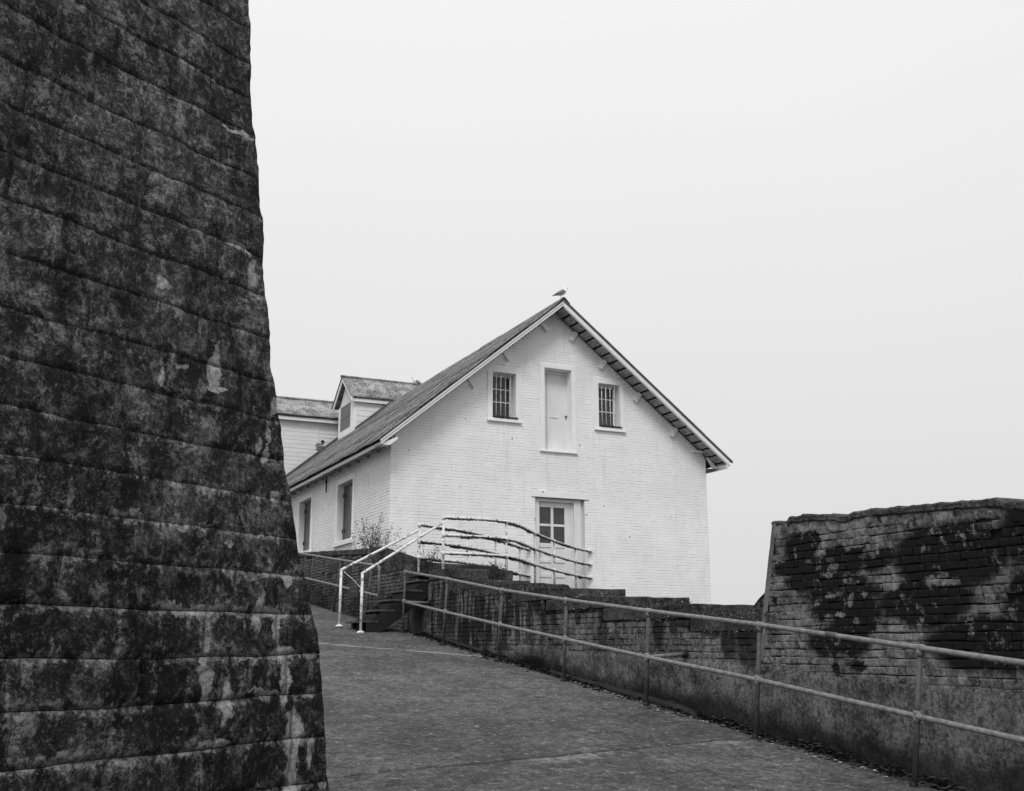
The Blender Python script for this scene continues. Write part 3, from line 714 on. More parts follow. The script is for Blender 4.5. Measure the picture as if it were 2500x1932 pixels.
# dormer on the left slope
dm = sub('dormer', house)
D0, D1, DF = 12.90, 14.75, 2.95
DAY, DAZ = 13.92, 11.13
boxo('front_board', T, dm, DF-.02, DF+.10, D0, D0+.10, 8.85, 10.12, .004)
boxo('front_board', T, dm, DF-.02, DF+.10, D1-.10, D1, 8.85, 10.12, .004)
boxo('sill', T, dm, DF-.03, DF+.1, D0+.1, D1-.1, 8.85, 9.16, .004)
m = MB(); m.prism([(D0, 10.10), (D1, 10.10), (DAY, DAZ-.12)], 0, DF+.01, DF+.06); m.build('gable_board', CT, dm)
for (a, b) in ((9.18, 9.62), (9.64, 10.09)):
    boxo('shutter', MAT['grey_louver'], dm, DF+.02, DF+.05, D0+.42, D1-.10, a, b, .004)
boxo('shutter_frame', T, dm, DF+.0, DF+.05, D0+.10, D0+.42, 9.16, 10.10, .004)
for i in range(8):
    z = 8.70 + i*.204; m = MB()
    m.hexa([(DF+.10, D0-.014, z),(5.5, D0-.014, z),(5.5, D0+.03, z),(DF+.10, D0+.03, z),(DF+.10, D0-.004, z+.204),(5.5, D0-.004, z+.204),(5.5, D0+.03, z+.204),(DF+.10, D0+.03, z+.204)])
    m.build('siding_board', MAT['siding'], dm)
boxo('far_cheek', MAT['siding'], dm, DF+.1, 5.5, D1-.03, D1, 8.8, 10.1)
dd1 = Vector((0, -(DAY-12.70), -(DAZ-10.17))); 
sheet_slope(dm, MAT['pale_roof'], (0, DAY, DAZ), dd1, dd1.length, 2.74, 6.3, 1, 'roof_sheet', .84, (1,0,0), 11)
dd2 = Vector((0, (15.12-DAY), -(DAZ-10.15)))
sheet_slope(dm, MAT['pale_roof'], (0, DAY, DAZ), dd2, dd2.length, 2.74, 6.3, 1, 'roof_sheet', .84, (1,0,0), 12)
m = MB(); m.tube([(2.71, DAY, DAZ+.03), (6.3, DAY, DAZ+.03)], .04, 8); m.build('ridge_cap', MAT['pale_roof'], dm, True)
for s, dv in ((-1, dd1), (1, dd2)):
    m = MB(); u = dv.normalized(); A = Vector((2.78, DAY, DAZ-.03)); B = A + dv
    m.hexa([tuple(p) for p in (A+Vector((0,0,-.14)), B+Vector((0,0,-.14)), B+Vector((.03,0,-.14)), A+Vector((.03,0,-.14)), A, B, B+Vector((.03,0,0)), A+Vector((.03,0,0)))])
    m.build('barge_board', T, dm)
boxo('fascia', T, dm, 2.8, 5.4, 12.77, 12.80, 10.0, 10.11, .004)
# raised flashing kerbs where wall timber meets the slope
for (y0, y1, xa, xb, h) in ((12.62, 12.86, 3.0, AX, .13), (15.0, 15.2, -.4, AX, .16)):
    m = MB(); m.prism([(xa, zL(xa)-.02), (xb, zL(xb)-.02), (xb, zL(xb)+h), (xa, zL(xa)+h)], 1, y0, y1); m.build('flashing', MAT['flashing'], house)

# ------------------------------------------------------------------ clapboard wing behind
wing = empty('clapboard_wing', 'white clapboard wing with a pale corrugated roof behind the brick house', 'house')
WY = 15.5
boxo('wall', MAT['siding'], wing, -1.6, 4.6, WY, WY+3.2, 2.5, 9.85)
def wing_sid():
    z = 6.5; i = 0
    while z < 9.76:
        h = .154
        for (a, b, hh) in ((-1.6, 2.32, h), (2.40, 4.6, h)):
            m = MB(); t = .013 + (.006 if a > 0 else 0)
            m.hexa([(a, WY-t, z),(b, WY-t, z),(b, WY, z),(a, WY, z),(a, WY-.006, z+hh),(b, WY-.006, z+hh),(b, WY, z+hh),(a, WY, z+hh)])
            m.build('siding_board', MAT['siding'], wing)
        z += h; i += 1
wing_sid()
boxo('corner_strip', MAT['siding'], wing, 2.32, 2.40, WY-.03, WY, 6.5, 9.76)
boxo('fascia', T, wing, -1.8, 4.6, WY-.20, WY-.17, 9.66, 9.78, .004)
boxo('soffit', MAT['soffit'], wing, -1.8, 4.6, WY-.17, WY, 9.74, 9.77)
wd = Vector((0, -(16.8-15.22), -(10.78-9.84)))
sheet_slope(wing, MAT['pale_roof'], (0, 16.8, 10.78), wd, wd.length, -1.9, 4.6, 1, 'roof_sheet', .84, (1,0,0), 21)
wd2 = Vector((0, 16.8-15.22+.3, -(10.78-9.84)))
sheet_slope(wing, MAT['pale_roof'], (0, 16.8, 10.78), wd2, wd2.length, -1.9, 4.6, 1, 'roof_sheet', .84, (1,0,0), 22)
m = MB(); m.tube([(-1.9, 16.8, 10.82), (4.6, 16.8, 10.82)], .045, 8); m.build('ridge_cap', MAT['pale_roof'], wing, True)
m = MB(); m.box(2.50, 2.62, WY-.035, WY+.01, 8.93, 9.02); m.build('hole_shade_box', MAT['black_iron'], wing)  # black box on the siding, paints the shade inside a hole
for (x0, z0, l, a) in ((2.30, 8.86, .3, .06), (2.28, 8.79, .34, -.05), (2.33, 8.72, .26, .04), (2.30, 8.66, .3, -.08)):
    m = MB(); m.hexa([(x0, WY-.06, z0),(x0+l, WY-.05, z0+l*a),(x0+l, WY-.03, z0+l*a),(x0, WY-.03, z0),(x0, WY-.05, z0+.022),(x0+l, WY-.045, z0+.022+l*a),(x0+l, WY-.03, z0+.022+l*a),(x0, WY-.03, z0+.022)])
    m.build('split_board', MAT['post_grey'], wing)

# ------------------------------------------------------------------ near stone wall (left)
tower = empty('stone_wall', 'tall dark weathered stone wall filling the left foreground', 'wall')
KE = [(.3,.20),(.949,.105),(1.166,.055),(1.414,-.002),(1.662,-.07),(1.786,-.118),(1.909,-.163),(2.154,-.256),(2.399,-.342),(2.52,-.386),(2.764,-.460),(3.012,-.514),(3.264,-.556),(3.518,-.60),(3.771,-.65),(4.022,-.711),(4.305,-.765),(4.545,-.793),(4.956,-.832),(5.5,-.87),(6.4,-.93)]
def tdisp(k, z):
    d = .030 * nz(k, z, 1.7, .9, 3) + .020 * nz(k, z, 5.2, 3.5, 4) + .012 * nz(k*1.0, z, 9, 9, 3) + .005 * nz(k, z, 2, 22, 2)
    return d
def twp(k, z, off):
    p = TP + TD * k + TNR * off; return (p.x, p.y, z)
courses = [.20,.43,.66,.895,1.118,1.338,1.544,1.756,1.957,2.150,2.350,2.555]
while courses[-1] < 6.2: courses.append(courses[-1] + random.choice((.205,.21,.22,.235)))
rs = random.Random(12)
def tower_stones():
    for ci, (za, zb) in enumerate(zip(courses, courses[1:])):
        k = -4.6 + rs.uniform(0, .4); ks = [-4.7]
        while k < 2: ks.append(k); k += rs.uniform(.42, .66)
        jn = {5: [-1.42,-.92,-.40], 6: [-1.42,-.92,-.40], 4: [-1.25,-.77,-.31], 3: [-1.4,-.80,-.25], 7: [-1.3,-.72,-.32], 2: [-1.1,-.5]}
        jn[6] = [-1.42,-.92,-.40]; jn[5] = [-1.25,-.77,-.31]; jn[4] = [-1.4,-.80,-.25]
        if ci in jn: ks = [q for q in ks if q < jn[ci][0]-.3] + jn[ci]
        ke = min(lerp(KE, za), lerp(KE, zb))
        ks = [q for q in ks if q < ke - .22] + [None]
        for a, b in zip(ks, ks[1:]):
            last = b is None; m = MB()
            zmid = (za+zb)/2; g = .0018 if za < 1.9 else .0004; gk = g if za < 1.9 else .0003
            vs = []; att = []
            if not last: us = None; nx = max(4, int((b-a)/.034))
            else: nx = max(5, int((lerp(KE, zmid)-a)/.034))
            ny = max(4, int((zb-za)/.03)); W = nx + 1 + (5 if last else 0)
            for j in range(ny+1):
                v = j/ny; z0 = za + g + (zb-za-2*g)*v
                for i in range(nx+1):
                    u = i/nx
                    if last:
                        e = lerp(KE, z0); cw = .10 * max(.25, min(1, (2.6 - z0)/1.6)); kk = a + gk + (e - cw - a - gk)*u
                    else: kk = a + gk + (b-a-2*gk)*u
                    dz = min(v, 1-v)*(zb-za); dk = min(u, 1-u if not last else 1)*( (b-a) if not last else 1.0)
                    ed = min(dz, dk)
                    sof = .55 + .55*max(0, min(1, (2.15 - z0)/.7))
                    if z0 > 2.0 and dk < dz: ed = dz
                    fall = max(0, 1 - ed/(.030 if z0 < 1.95 else .012))
                    brk = max(0.0, .55+1.3*nz(kk,z0,0,2.6,3)) if z0 < 1.95 else min(1.0, max(0.0, -.35+2.6*nz(kk*.8,z0,3,2.2,3)))
                    dd = tdisp(kk, z0) - (.016 if z0 < 1.95 else .005)*fall*fall*sof*brk
                    wob = .011*nz(kk, z0, 7, 1.6, 3)
                    vs.append(twp(kk, z0 + wob*(4*v*(1-v)*0+1), dd)); att.append(max(0, 1 - ed/.075))
                if last:
                    e = lerp(KE, z0); cw = .10 * max(.25, min(1, (2.6 - z0)/1.6))
                    for (dk, off) in ((cw*.4, -.012), (cw*.75, -.045), (cw, -.11), (cw*.92, -.32), (cw*.6, -.8)):
                        jn_ = .012*nz(z0*2, dk*4, off*3, 2.2, 3) + .004*nz(z0, dk, off, 17, 2)
                        vs.append(twp(e - cw + dk + jn_, z0 + .011*nz(e, z0, 7, 1.6, 3), off + tdisp(e, z0)*.6)); att.append(.12)
            fs = [(j*W+i, j*W+i+1, (j+1)*W+i+1, (j+1)*W+i) for j in range(ny) for i in range(W-1)]
            n0 = len(vs)
            # rim back into the joint
            per = [i for i in range(W)] + [j*W+W-1 for j in range(1, ny+1)] + [ny*W+i for i in range(W-2, -1, -1)] + [j*W for j in range(ny-1, 0, -1)]
            back = []
            for p in per:
                q = Vector(vs[p]) - TNR*(.07 if za < 1.9 else .02); back.append(tuple(q))
            m.add(vs + back, fs + [(per[i], per[(i+1)%len(per)], n0+(i+1)%len(per), n0+i) for i in range(len(per))] , att + [1.0]*len(back))
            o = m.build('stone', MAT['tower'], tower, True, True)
            o.data.polygons.foreach_set('use_smooth', [i < len(fs) for i in range(len(o.data.polygons))])
tower_stones()
m = MB(); prev = None; pts = []
zs = frange(.0, 6.2, .2)
for z in zs:
    e = lerp(KE, z)
    pts.append([twp(-4.7, z, -.055), twp(e-.13, z, -.055), twp(e-.022, z, -.14), twp(e-.05, z, -.72), twp(-4.7, z, -.72)])
for i in range(len(pts)-1):
    a, b = pts[i], pts[i+1]
    m.add(a + b, [(0,1,6,5),(1,2,7,6),(2,3,8,7),(3,4,9,8),(4,0,5,9)])
m.add(pts[-1], [(0,1,2,3,4)])
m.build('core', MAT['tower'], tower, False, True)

# ------------------------------------------------------------------ ramp wall with stepped top
rw = empty('stepped_retaining_wall', 'dark stained brick retaining wall stepping down beside the ramp', 'wall')
WX = -.9
# corner (y of the near face, z top, right end x)
STEP = [(-5.74,2.87,.35),(-6.95,2.62,.10),(-8.42,2.493,.086),(-9.51,2.372,.358),(-11.064,2.197,.384),(-12.952,2.036,.2),(-14.40,1.885,.36),(-20.5,1.80,.36)]
def wtop(y):
    for (yn, z, xr), (y2, z2, x2) in zip(STEP, STEP[1:]):
        if y > yn: return z
        if y > y2: return z2
    return 1.8
PL = [(-20.5,1.22),(-16,1.305),(-15,1.36),(-14.1,1.387),(-13.3,1.44),(-11.8,1.477),(-10.2,1.52),(-9.2,1.585),(-8.6,1.60),(-8.3,1.45),(-7.6,1.50),(-5,1.72)]
def pltop(y): return lerp(PL, y)
m = MB(); far = -4.95
for i, (yn, z, xr) in enumerate(STEP):
    m.box(WX+.02, xr, yn+.02 if i else yn+.02, far, -.2, z-.10)
    far = yn + .02
m.build('core', MAT['ramp_mortar'], rw)
far = -4.95
for i, (yn, z, xr) in enumerate(STEP[:-1]):
    # coping: grid-topped slab with slightly worn edges
    mm = MB(); h = .15 if i not in (0, 3) else .17
    y1 = far if i == 0 else STEP[i-1][0] + .0
    x0, x1, ya, yb = WX-.022, xr, yn-.02, y1
    if i == 1: yb = STEP[0][0]
    nxn, nyn = 14, 12
    def P(x, y, zz): 
        j = .008*nz(x, y, zz, 5, 3); return (x + j, y + j*.8, zz + .010*nz(x, y, zz+3, 3, 3))
    ts = [P(x0+(x1-x0)*a/nxn, ya+(yb-ya)*b/nyn, z) for b in range(nyn+1) for a in range(nxn+1)]
    if i == 2:
        ts = [(p[0], p[1], p[2] - .10*max(0, (p[0]-(x1-.12))/.12)**2) for p in ts]
    bs = [(p[0], p[1], z-h) for p in ts]; k = nxn+1
    fs = [(b*k+a, b*k+a+1, (b+1)*k+a+1, (b+1)*k+a) for b in range(nyn) for a in range(nxn)]
    n0 = len(ts); fs2 = [tuple(q+n0 for q in f) for f in fs]
    per = [a for a in range(k)] + [b*k+k-1 for b in range(1, nyn+1)] + [nyn*k+a for a in range(k-2,-1,-1)] + [b*k for b in range(nyn-1,0,-1)]
    mm.add(ts+bs, fs + fs2 + [(per[q], per[(q+1)%len(per)], per[(q+1)%len(per)]+n0, per[q]+n0) for q in range(len(per))])
    o = mm.build('coping_step', MAT['cap_concrete'], rw); bevel(o, .012, 2)
    # near face of the step under its coping
    if i < len(STEP)-1:
        boxo('riser', MAT['ramp_brick'], rw, WX+.01, xr-.01, yn-.005, yn+.03, STEP[i+1][1]-.02, z-.10)
def ramp_segs(za, zb):
    out = []; y = -14.22
    # intervals in u where plaster top < z and z < coping bottom
    u = -14.22; st = None
    while u < -4.95:
        ok = (zb < wtop(u) - .14) and (za > pltop(u) - .09) and (za > gz(u) - .1)
        if ok and st is None: st = u
        if not ok and st is not None:
            if u - st > .1: out.append((st, u))
            st = None
        u += .05
    if st is not None: out.append((st, -4.95))
    return out
lay_bricks(rw, MAT['ramp_brick'], (WX,0,0), (0,1,0), (-1,0,0), ramp_segs, .98, 2.75, .068, .215, .006, .016, 300, 8, .13, .004, 0, .01, .002)
# rendered skirt
def skirt():
    m = MB(); ys = frange(-20.5, -4.96, .055); rows = 14; k = len(ys); vs = []
    for r in range(rows+1):
        for y in ys:
            t = pltop(y) + .012*nz(y, 0, 0, 4, 3) + .006*nz(y,1,2,15,2); b = gz(y) - .14
            t = max(t, b+.05)
            z = b + (t-b)*r/rows
            o = .030 + .012*nz(y, z, 0, 2, 4) + .006*nz(y, z, 4, 12, 3)
            fz = max(0, 1 - (z - b)/.22); cav = max(0, nz(y, .3, .7, 1.1, 3)+.25)
            o -= fz*.055*cav*1.6 * (1 if y < -7 else .5)
            if r == rows: o = .008
            # patched hollow
            dd = ((y+12.95)/.20)**2 + ((z-1.18)/.09)**2
            if dd < 1: o -= .03*(1-dd)**.5
            vs.append((WX - o, y, z))
    m.add(vs, [(r*k+i, r*k+i+1, (r+1)*k+i+1, (r+1)*k+i) for r in range(rows) for i in range(k-1)])
    m.build('render_skirt', MAT['render'], rw, True)
skirt()
# tufts on the coping joints
def tuft(name, mat, parent, pts, n, s0, s1, seed, up=1.0, spread=.05):
    rnd = random.Random(seed); m = MB()
    for i in range(n):
        c = Vector(rnd.choice(pts)) + Vector((rnd.gauss(0, spread), rnd.gauss(0, spread), rnd.gauss(0, spread*.35)))
        d = Vector((rnd.gauss(0,1), rnd.gauss(0,1), rnd.gauss(.3,1)*up)).normalized(); s = rnd.uniform(s0, s1)
        e = d.cross(Vector((rnd.gauss(0,1), rnd.gauss(0,1), rnd.gauss(0,1)))).normalized()*s*.35
        m.add([tuple(c - e), tuple(c + e), tuple(c + d*s + e*.3)], [(0,1,2)])
    o = m.build(name, mat, parent); o['kind'] = 'stuff'; return o
for i, (yn, z, xr) in enumerate(STEP[1:7]):
    pts = [(WX-.02, yn+.05+.1*j, z+.005) for j in range(12)] + [(WX-.03, yn+.3+.12*j, z-.15) for j in range(8)]
    tuft('moss', MAT['moss'], rw, pts, 500, .01, .035, 30+i, .6, .035)
    tuft('dry_moss', MAT['litter'], rw, pts, 120, .008, .022, 60+i, .6, .045)

# ------------------------------------------------------------------ brick pier (right)
pier = empty('brick_pier', 'broken high end of brick wall with peeling limewash at the right edge', 'wall')
PT = [(-21,2.35),(-18.5,2.55),(-17.2,2.66),(-17.1,2.70),(-16.4,2.735),(-15.78,2.763),(-15.55,2.765),(-15.45,2.74),(-15.3,2.775),(-15.1,2.79),(-14.9,2.81),(-14.69,2.812),(-14.66,2.775),(-14.44,2.795)]
def pleft(z): return -14.44 + (2.80 - z) * .26            # far edge leans
def ptop(y): return lerp(PT, y)
def pstart(z): return max(-21, -15.55 - (2.72 - z)*11.3)
m = MB()
zs = [1.2, 1.5, 1.8, 2.1, 2.235, 2.4, 2.66]
for a, b in zip(zs, zs[1:]):
    m.hexa([(WX+.01,pstart(a),a),(WX+.45,pstart(a),a),(WX+.45,pleft(a)-.02,a),(WX+.01,pleft(a)-.02,a),(WX+.01,pstart(b),b),(WX+.45,pstart(b),b),(WX+.45,pleft(b)-.02,b),(WX+.01,pleft(b)-.02,b)])
m.build('core', MAT['pier_mortar'], pier)
def pier_segs(za, zb):
    y1 = pleft(zb) - .055
    if zb > 2.70: return []
    out = [(pstart(zb) + .03, y1)]
    return out if za > 1.27 else [(-20.9, -15.2)]
lay_bricks(pier, MAT['pier_brick'], (WX,0,0), (0,1,0), (-1,0,0), pier_segs, 1.21, 2.70, .0695, .215, .008, .024, 300, 14, .11, .004, .01, .008)
# plaster fill at the top and ragged concrete cap
def rough_slab(name, mat, parent, y0, y1, zb, zt, x0, x1, amp=.012, seed=0, bulge=0):
    m = MB(); n = max(6, int((y1-y0)/.03)); prof = 8; vs = []
    for i in range(n+1):
        y = y0 + (y1-y0)*i/n
        t = zt(y) + amp*nz(y, seed, 0, 7, 4); b = zb(y) + amp*nz(y, seed+3, 0, 9, 4)
        xo = x0 + amp*nz(y, seed, 8, 6, 4) - bulge
        ring = [(x1, b), (xo+.01, b), (xo+amp*.4*nz(y,b,seed,14,3), b+.012), (xo+amp*.7*nz(y,(b+t)/2,seed,11,3), (b+t)/2), (xo, t-.018), (xo+.02, t-.002), (xo+.15, t+amp*.5*nz(y,1,seed,8,2)), (x1, t)]
        vs += [(a, y, c) for a, c in ring]
    fs = [(i*prof+j, i*prof+(j+1)%prof, (i+1)*prof+(j+1)%prof, (i+1)*prof+j) for i in range(n) for j in range(prof)]
    fs += [tuple(range(prof)), tuple(range(n*prof+prof-1, n*prof-1, -1))]
    m.add(vs, fs); return m.build(name, mat, parent, False)
rough_slab('cap', MAT['cap_concrete'], pier, -21, -14.66, lambda y: ptop(y)-.07, ptop, WX-.03, WX+.46, .014, 1)
rough_slab('bed', MAT['pier_brick'], pier, -21, -14.47, lambda y: ptop(y)-.16, lambda y: ptop(min(y,-14.7))-.055, WX-.016, WX+.45, .014, 5)
rough_slab('cap_end', MAT['cap_concrete'], pier, -14.67, -14.42, lambda y: ptop(y)-.05, ptop, WX-.02, WX+.45, .006, 9)
# rendered far edge strip
m = MB(); n = 50; vs = []
for i in range(n+1):
    z = 1.45 + (2.76-1.45)*i/n; e = pleft(z) + .004*nz(z, 0, 0, 6, 3); w_ = .085 - .02*i/n + .006*nz(z, 2, 0, 8, 3)
    fl = .03*max(0, (1.95 - z))
    vs += [(WX-.020, e-w_, z), (WX-.030, e-w_+.012, z), (WX-.028, e-.012+fl, z), (WX+.0, e+fl, z), (WX+.46, e-.0+fl, z)]
m.add(vs, [(i*5+j, i*5+j+1, (i+1)*5+j+1, (i+1)*5+j) for i in range(n) for j in range(4)])
k = NT('edge_render', .9, .2); p = k.g.outputs['Position']; f_ = k.noise(p, 20, 8, .75); k.col(k.step(k.math('ADD', k.math('MULTIPLY', k.noise(p,4,6),.6), k.math('MULTIPLY', f_, .4)), .36, .64, .085, .19)); k.bump(f_, .8, .008)
o = m.build('edge_render', k.m, pier, True)

# ------------------------------------------------------------------ left retaining wall and its end wing
lw = empty('low_brick_wall', 'low dark brick wall below the house side wall, behind the steel stairs', 'wall')
LT_ = [(-1.5,3.545),(3.7,3.86),(16,4.6)]
def lwtop(y): return lerp(LT_, y)
m = MB()
for a, b in zip(frange(-1.5, 14.5, 1), frange(-.5, 15.5, 1)):
    m.hexa([(WX+.01,a,1.9),(WX+.4,a,1.9),(WX+.4,b,1.9),(WX+.01,b,1.9),(WX+.01,a,lwtop(a)-.1),(WX+.4,a,lwtop(a)-.1),(WX+.4,b,lwtop(b)-.1),(WX+.01,b,lwtop(b)-.1)])
m.box(WX+.01, .9, -3.9, -1.48, 1.6, 3.0)
m.build('core', MAT['left_mortar'], lw)
def left_segs(za, zb):
    out = []
    if zb < 3.0: a = -3.92
    else: a = -1.45
    b0 = a
    # under sloping top
    if zb > lwtop(-1.5) - .1: b0 = max(a, -1.5 + (zb + .12 - 3.545) / .0606)
    if b0 > 6: return []
    return [(b0, 7)]
lay_bricks(lw, MAT['left_brick'], (WX,0,0), (0,1,0), (-1,0,0), left_segs, 1.85, 3.8, .070, .205, .012, .024, 300, 17, .10, .005, .01, .010, .004)
rough_slab('coping', MAT['cap_concrete'], lw, -1.5, 15, lambda y: lwtop(y)-.12, lwtop, WX-.02, WX+.42, .012, 21)
m = MB(); m.prism([(WX-.022,1.9),(.75,1.9),(.75,3.20),(.62,3.245),(-.3,3.50),(-.62,3.58),(WX-.022,3.585)], 1, -1.56, -1.47); bevel(m.build('end_wing', MAT['cap_concrete'], lw), .02, 2)
m = MB(); m.box(WX-.03, WX+.0, -1.60, -1.38, 2.3, 3.52); bevel(m.build('quoin', MAT['left_brick'], lw), .02, 2)
m = MB(); m.prism([(WX-.05,2.93),(WX+.02,3.06),(-.55,3.10),(.9,3.08),(.9,2.75),(WX-.05,2.72)], 1, -3.97, -3.6); bevel(m.build('landing_kerb', MAT['cap_concrete'], lw), .03, 3)
m = MB(); m.box(WX-.015, .2, -4.9, -3.95, 1.7, 2.72); m.build('stair_backing', MAT['left_brick'], lw)
m = MB(); m.box(WX-.03, WX+.02, .4, 1.5, 3.2, 3.42); m.box(WX-.03, WX+.02, -.25, .1, 2.95, 3.5); m.build('recess_shade_boxes', MAT['black_iron'], lw)  # black boxes on the brick face paint the shade of a broken recess

# ------------------------------------------------------------------ walkway slab to the door
wk = MB(); wk.prism([(-.8,-4.9),(-.8,-3.95),(-.2,-3.7),(3.3,-.01),(5.3,-.01),(4.5,-.75),(2.1,-3.3),(.7,-4.9)], 2, 2.45, 2.755)
o = wk.build('walkway', MAT['cap_concrete']); tag(o, 'dark concrete walkway between the pipe railings up to the house door', 'walkway')
tz = MB(); 

# ------------------------------------------------------------------ railings
def fitting(p, axis, r, l, parent, mat, extra=None):
    m = MB(); a = Vector(axis).normalized(); p = Vector(p)
    m.tube([p - a*l*.5, p - a*l*.42, p + a*l*.42, p + a*l*.5], [r*.86, r, r, r*.86], 12)
    if extra:
        for e, ll in extra:
            e = Vector(e).normalized(); m.tube([p, p + e*ll], r*.95, 12)
    o = m.build('fitting', mat, parent, True); return o
RX = -1.40
RG, PG = MAT['rail_grey'], MAT['post_grey']
ramp = empty('ramp_handrail', 'two-bar grey pipe handrail running down the ramp in front of the stained wall', 'handrail')
POST = [((-5.06,2.84),(-4.98,1.80),2.325),((-7.03,2.61),(-6.88,1.60),2.10),((-9.09,2.345),(-8.96,1.385),1.87),((-11.0,2.14),(-10.9,1.155),1.665),((-12.88,1.955),(-12.77,.955),1.467),((-14.77,1.777),(-14.62,.76),1.285),((-16.68,1.575),(-16.5,.55),1.07),((-18.6,1.37),(-18.42,.34),.86)]
def lows(P):
    (ty, tz_), (by, bz), lz = P; t = (lz - bz)/(tz_ - bz); return by + (ty-by)*t, lz
m = MB(); r_ = .0225
tp = [(RX, P[0][0], P[0][1]) for P in POST]; m.tube([(RX, tp[0][1]+.01, tp[0][2]-.0)] + tp[1:], r_, 12); m.build('top_rail', RG, ramp, True)
m = MB(); lp = [(RX,) + lows(P) for P in POST]; m.tube(lp, r_, 12); m.build('lower_rail', RG, ramp, True)
sd = (Vector(tp[3]) - Vector(tp[0])).normalized()
for i, P in enumerate(POST):
    (ty, tz_), (by, bz), lz = P; up = Vector((0, ty-by, tz_-bz)).normalized(); ly, lz = lows(P)
    m = MB(); m.tube([(RX, by, bz-.05), (RX, ty, tz_)], .0215, 12); m.build('post', PG, ramp, True)
    d = (Vector(tp[min(i+1, len(tp)-1)]) - Vector(tp[max(i-1, 0)])).normalized()
    fitting((RX, ty, tz_), d, .030, .085 if i else .05, ramp, RG, [(-up, .06)])
    fitting((RX, ly, lz), d, .029, .085 if i else .05, ramp, RG, [(-up, .045), (up, .045)])
    m = MB(); m.tube([(RX, by, bz-.02), (RX, by, bz+.045)], .032, 12); m.tube([(RX, by, bz-.02), (RX, by, bz+.008)], .06, 12); m.build('base_flange', MAT['drain'], ramp, True)
for i, zf in ((4, 1.50), (0, 2.31)):
    ly, lz = lows(POST[i]); m = MB(); m.tube([(RX, ly, lz), (WX-.03, ly-.04, zf)], .0215, 12); m.build('brace', RG, ramp, True)
    m = MB(); m.tube([(WX-.075, ly-.037, zf), (WX-.035, ly-.04, zf)], [.034, .05], 12); m.build('wall_flange', MAT['drain'], ramp, True)
m = MB(); m.tube([(RX, -15.66, 1.684), (RX, -15.78, 1.671)], .027, 12); m.build('coupling', PG, ramp, True)
# upper ramp handrail beyond the stairs
up_ = empty('upper_handrail', 'two-bar grey pipe handrail climbing past the house behind the stairs', 'handrail')
def trz(y): return 3.024 + (y + 3.65)*.1142
def lrz(y): return 2.50 + (y + 3.45)*.1150
m = MB(); m.tube([(RX, -3.62, 2.30), (RX, -3.62, trz(-3.62)-.06), (RX, -3.60, trz(-3.6)-.015), (RX, -3.54, trz(-3.54)), (RX, 9, trz(9))], r_, 12); m.build('top_rail', RG, up_, True)
m = MB(); m.tube([(RX, -3.45, lrz(-3.45)), (RX, 9, lrz(9))], r_, 12); m.build('lower_rail', RG, up_, True)
fitting((RX, -3.62, trz(-3.62)-.06), (0,0,1), .03, .09, up_, RG)
m = MB(); m.tube([(RX, -3.45, lrz(-3.45)), (RX+.02, -3.60, lrz(-3.45)-.02)], .032, 12); m.build('end_cap', RG, up_, True)
for (ty, by) in ((-3.15,-2.86),(-1.08,-.62),(1.12,1.5),(3.1,3.5),(5.1,5.5),(7.1,7.5)):
    bz = gz(by); m = MB(); m.tube([(RX, by, bz-.05), (RX, ty, trz(ty))], .0215, 12); m.build('post', PG, up_, True)
    up = Vector((0, ty-by, trz(ty)-bz)); t = .52; ly = by + up.y*t
    fitting((RX, ty, trz(ty)), (0,1,.114), .03, .08, up_, RG); fitting((RX, ly, lrz(ly)), (0,1,.115), .03, .08, up_, RG)
# small dark notice hanging on it
sg = empty('notice', 'small black notice board with two lines of pale lettering on the upper handrail', 'sign')
bevel(boxo('board', MAT['sign_black'], sg, RX-.045, RX-.030, -2.46, -1.90, 2.50, 2.78), .003)
m = MB(); rnd = random.Random(3)
for (zz, ya, yb) in ((2.70, -2.0, -2.36), (2.615, -1.98, -2.39)):
    y = ya
    while y > yb:
        l = .026; h = .034; x_ = RX-.047
        st_ = rnd.choice(('I','E','L','C','O','T'))
        m.box(x_, x_+.003, y-.007, y, zz, zz+h)
        if st_ in 'ECLO': m.box(x_, x_+.003, y-l, y-.007, zz, zz+.007)
        if st_ in 'ECTO': m.box(x_, x_+.003, y-l, y-.007, zz+h-.007, zz+h)
        if st_ == 'E': m.box(x_, x_+.003, y-l*.8, y-.007, zz+h*.45, zz+h*.6)
        if st_ == 'O': m.box(x_, x_+.003, y-l, y-l+.007, zz, zz+h)
        y -= .044
m.build('lettering', MAT['sign_letter'], sg)

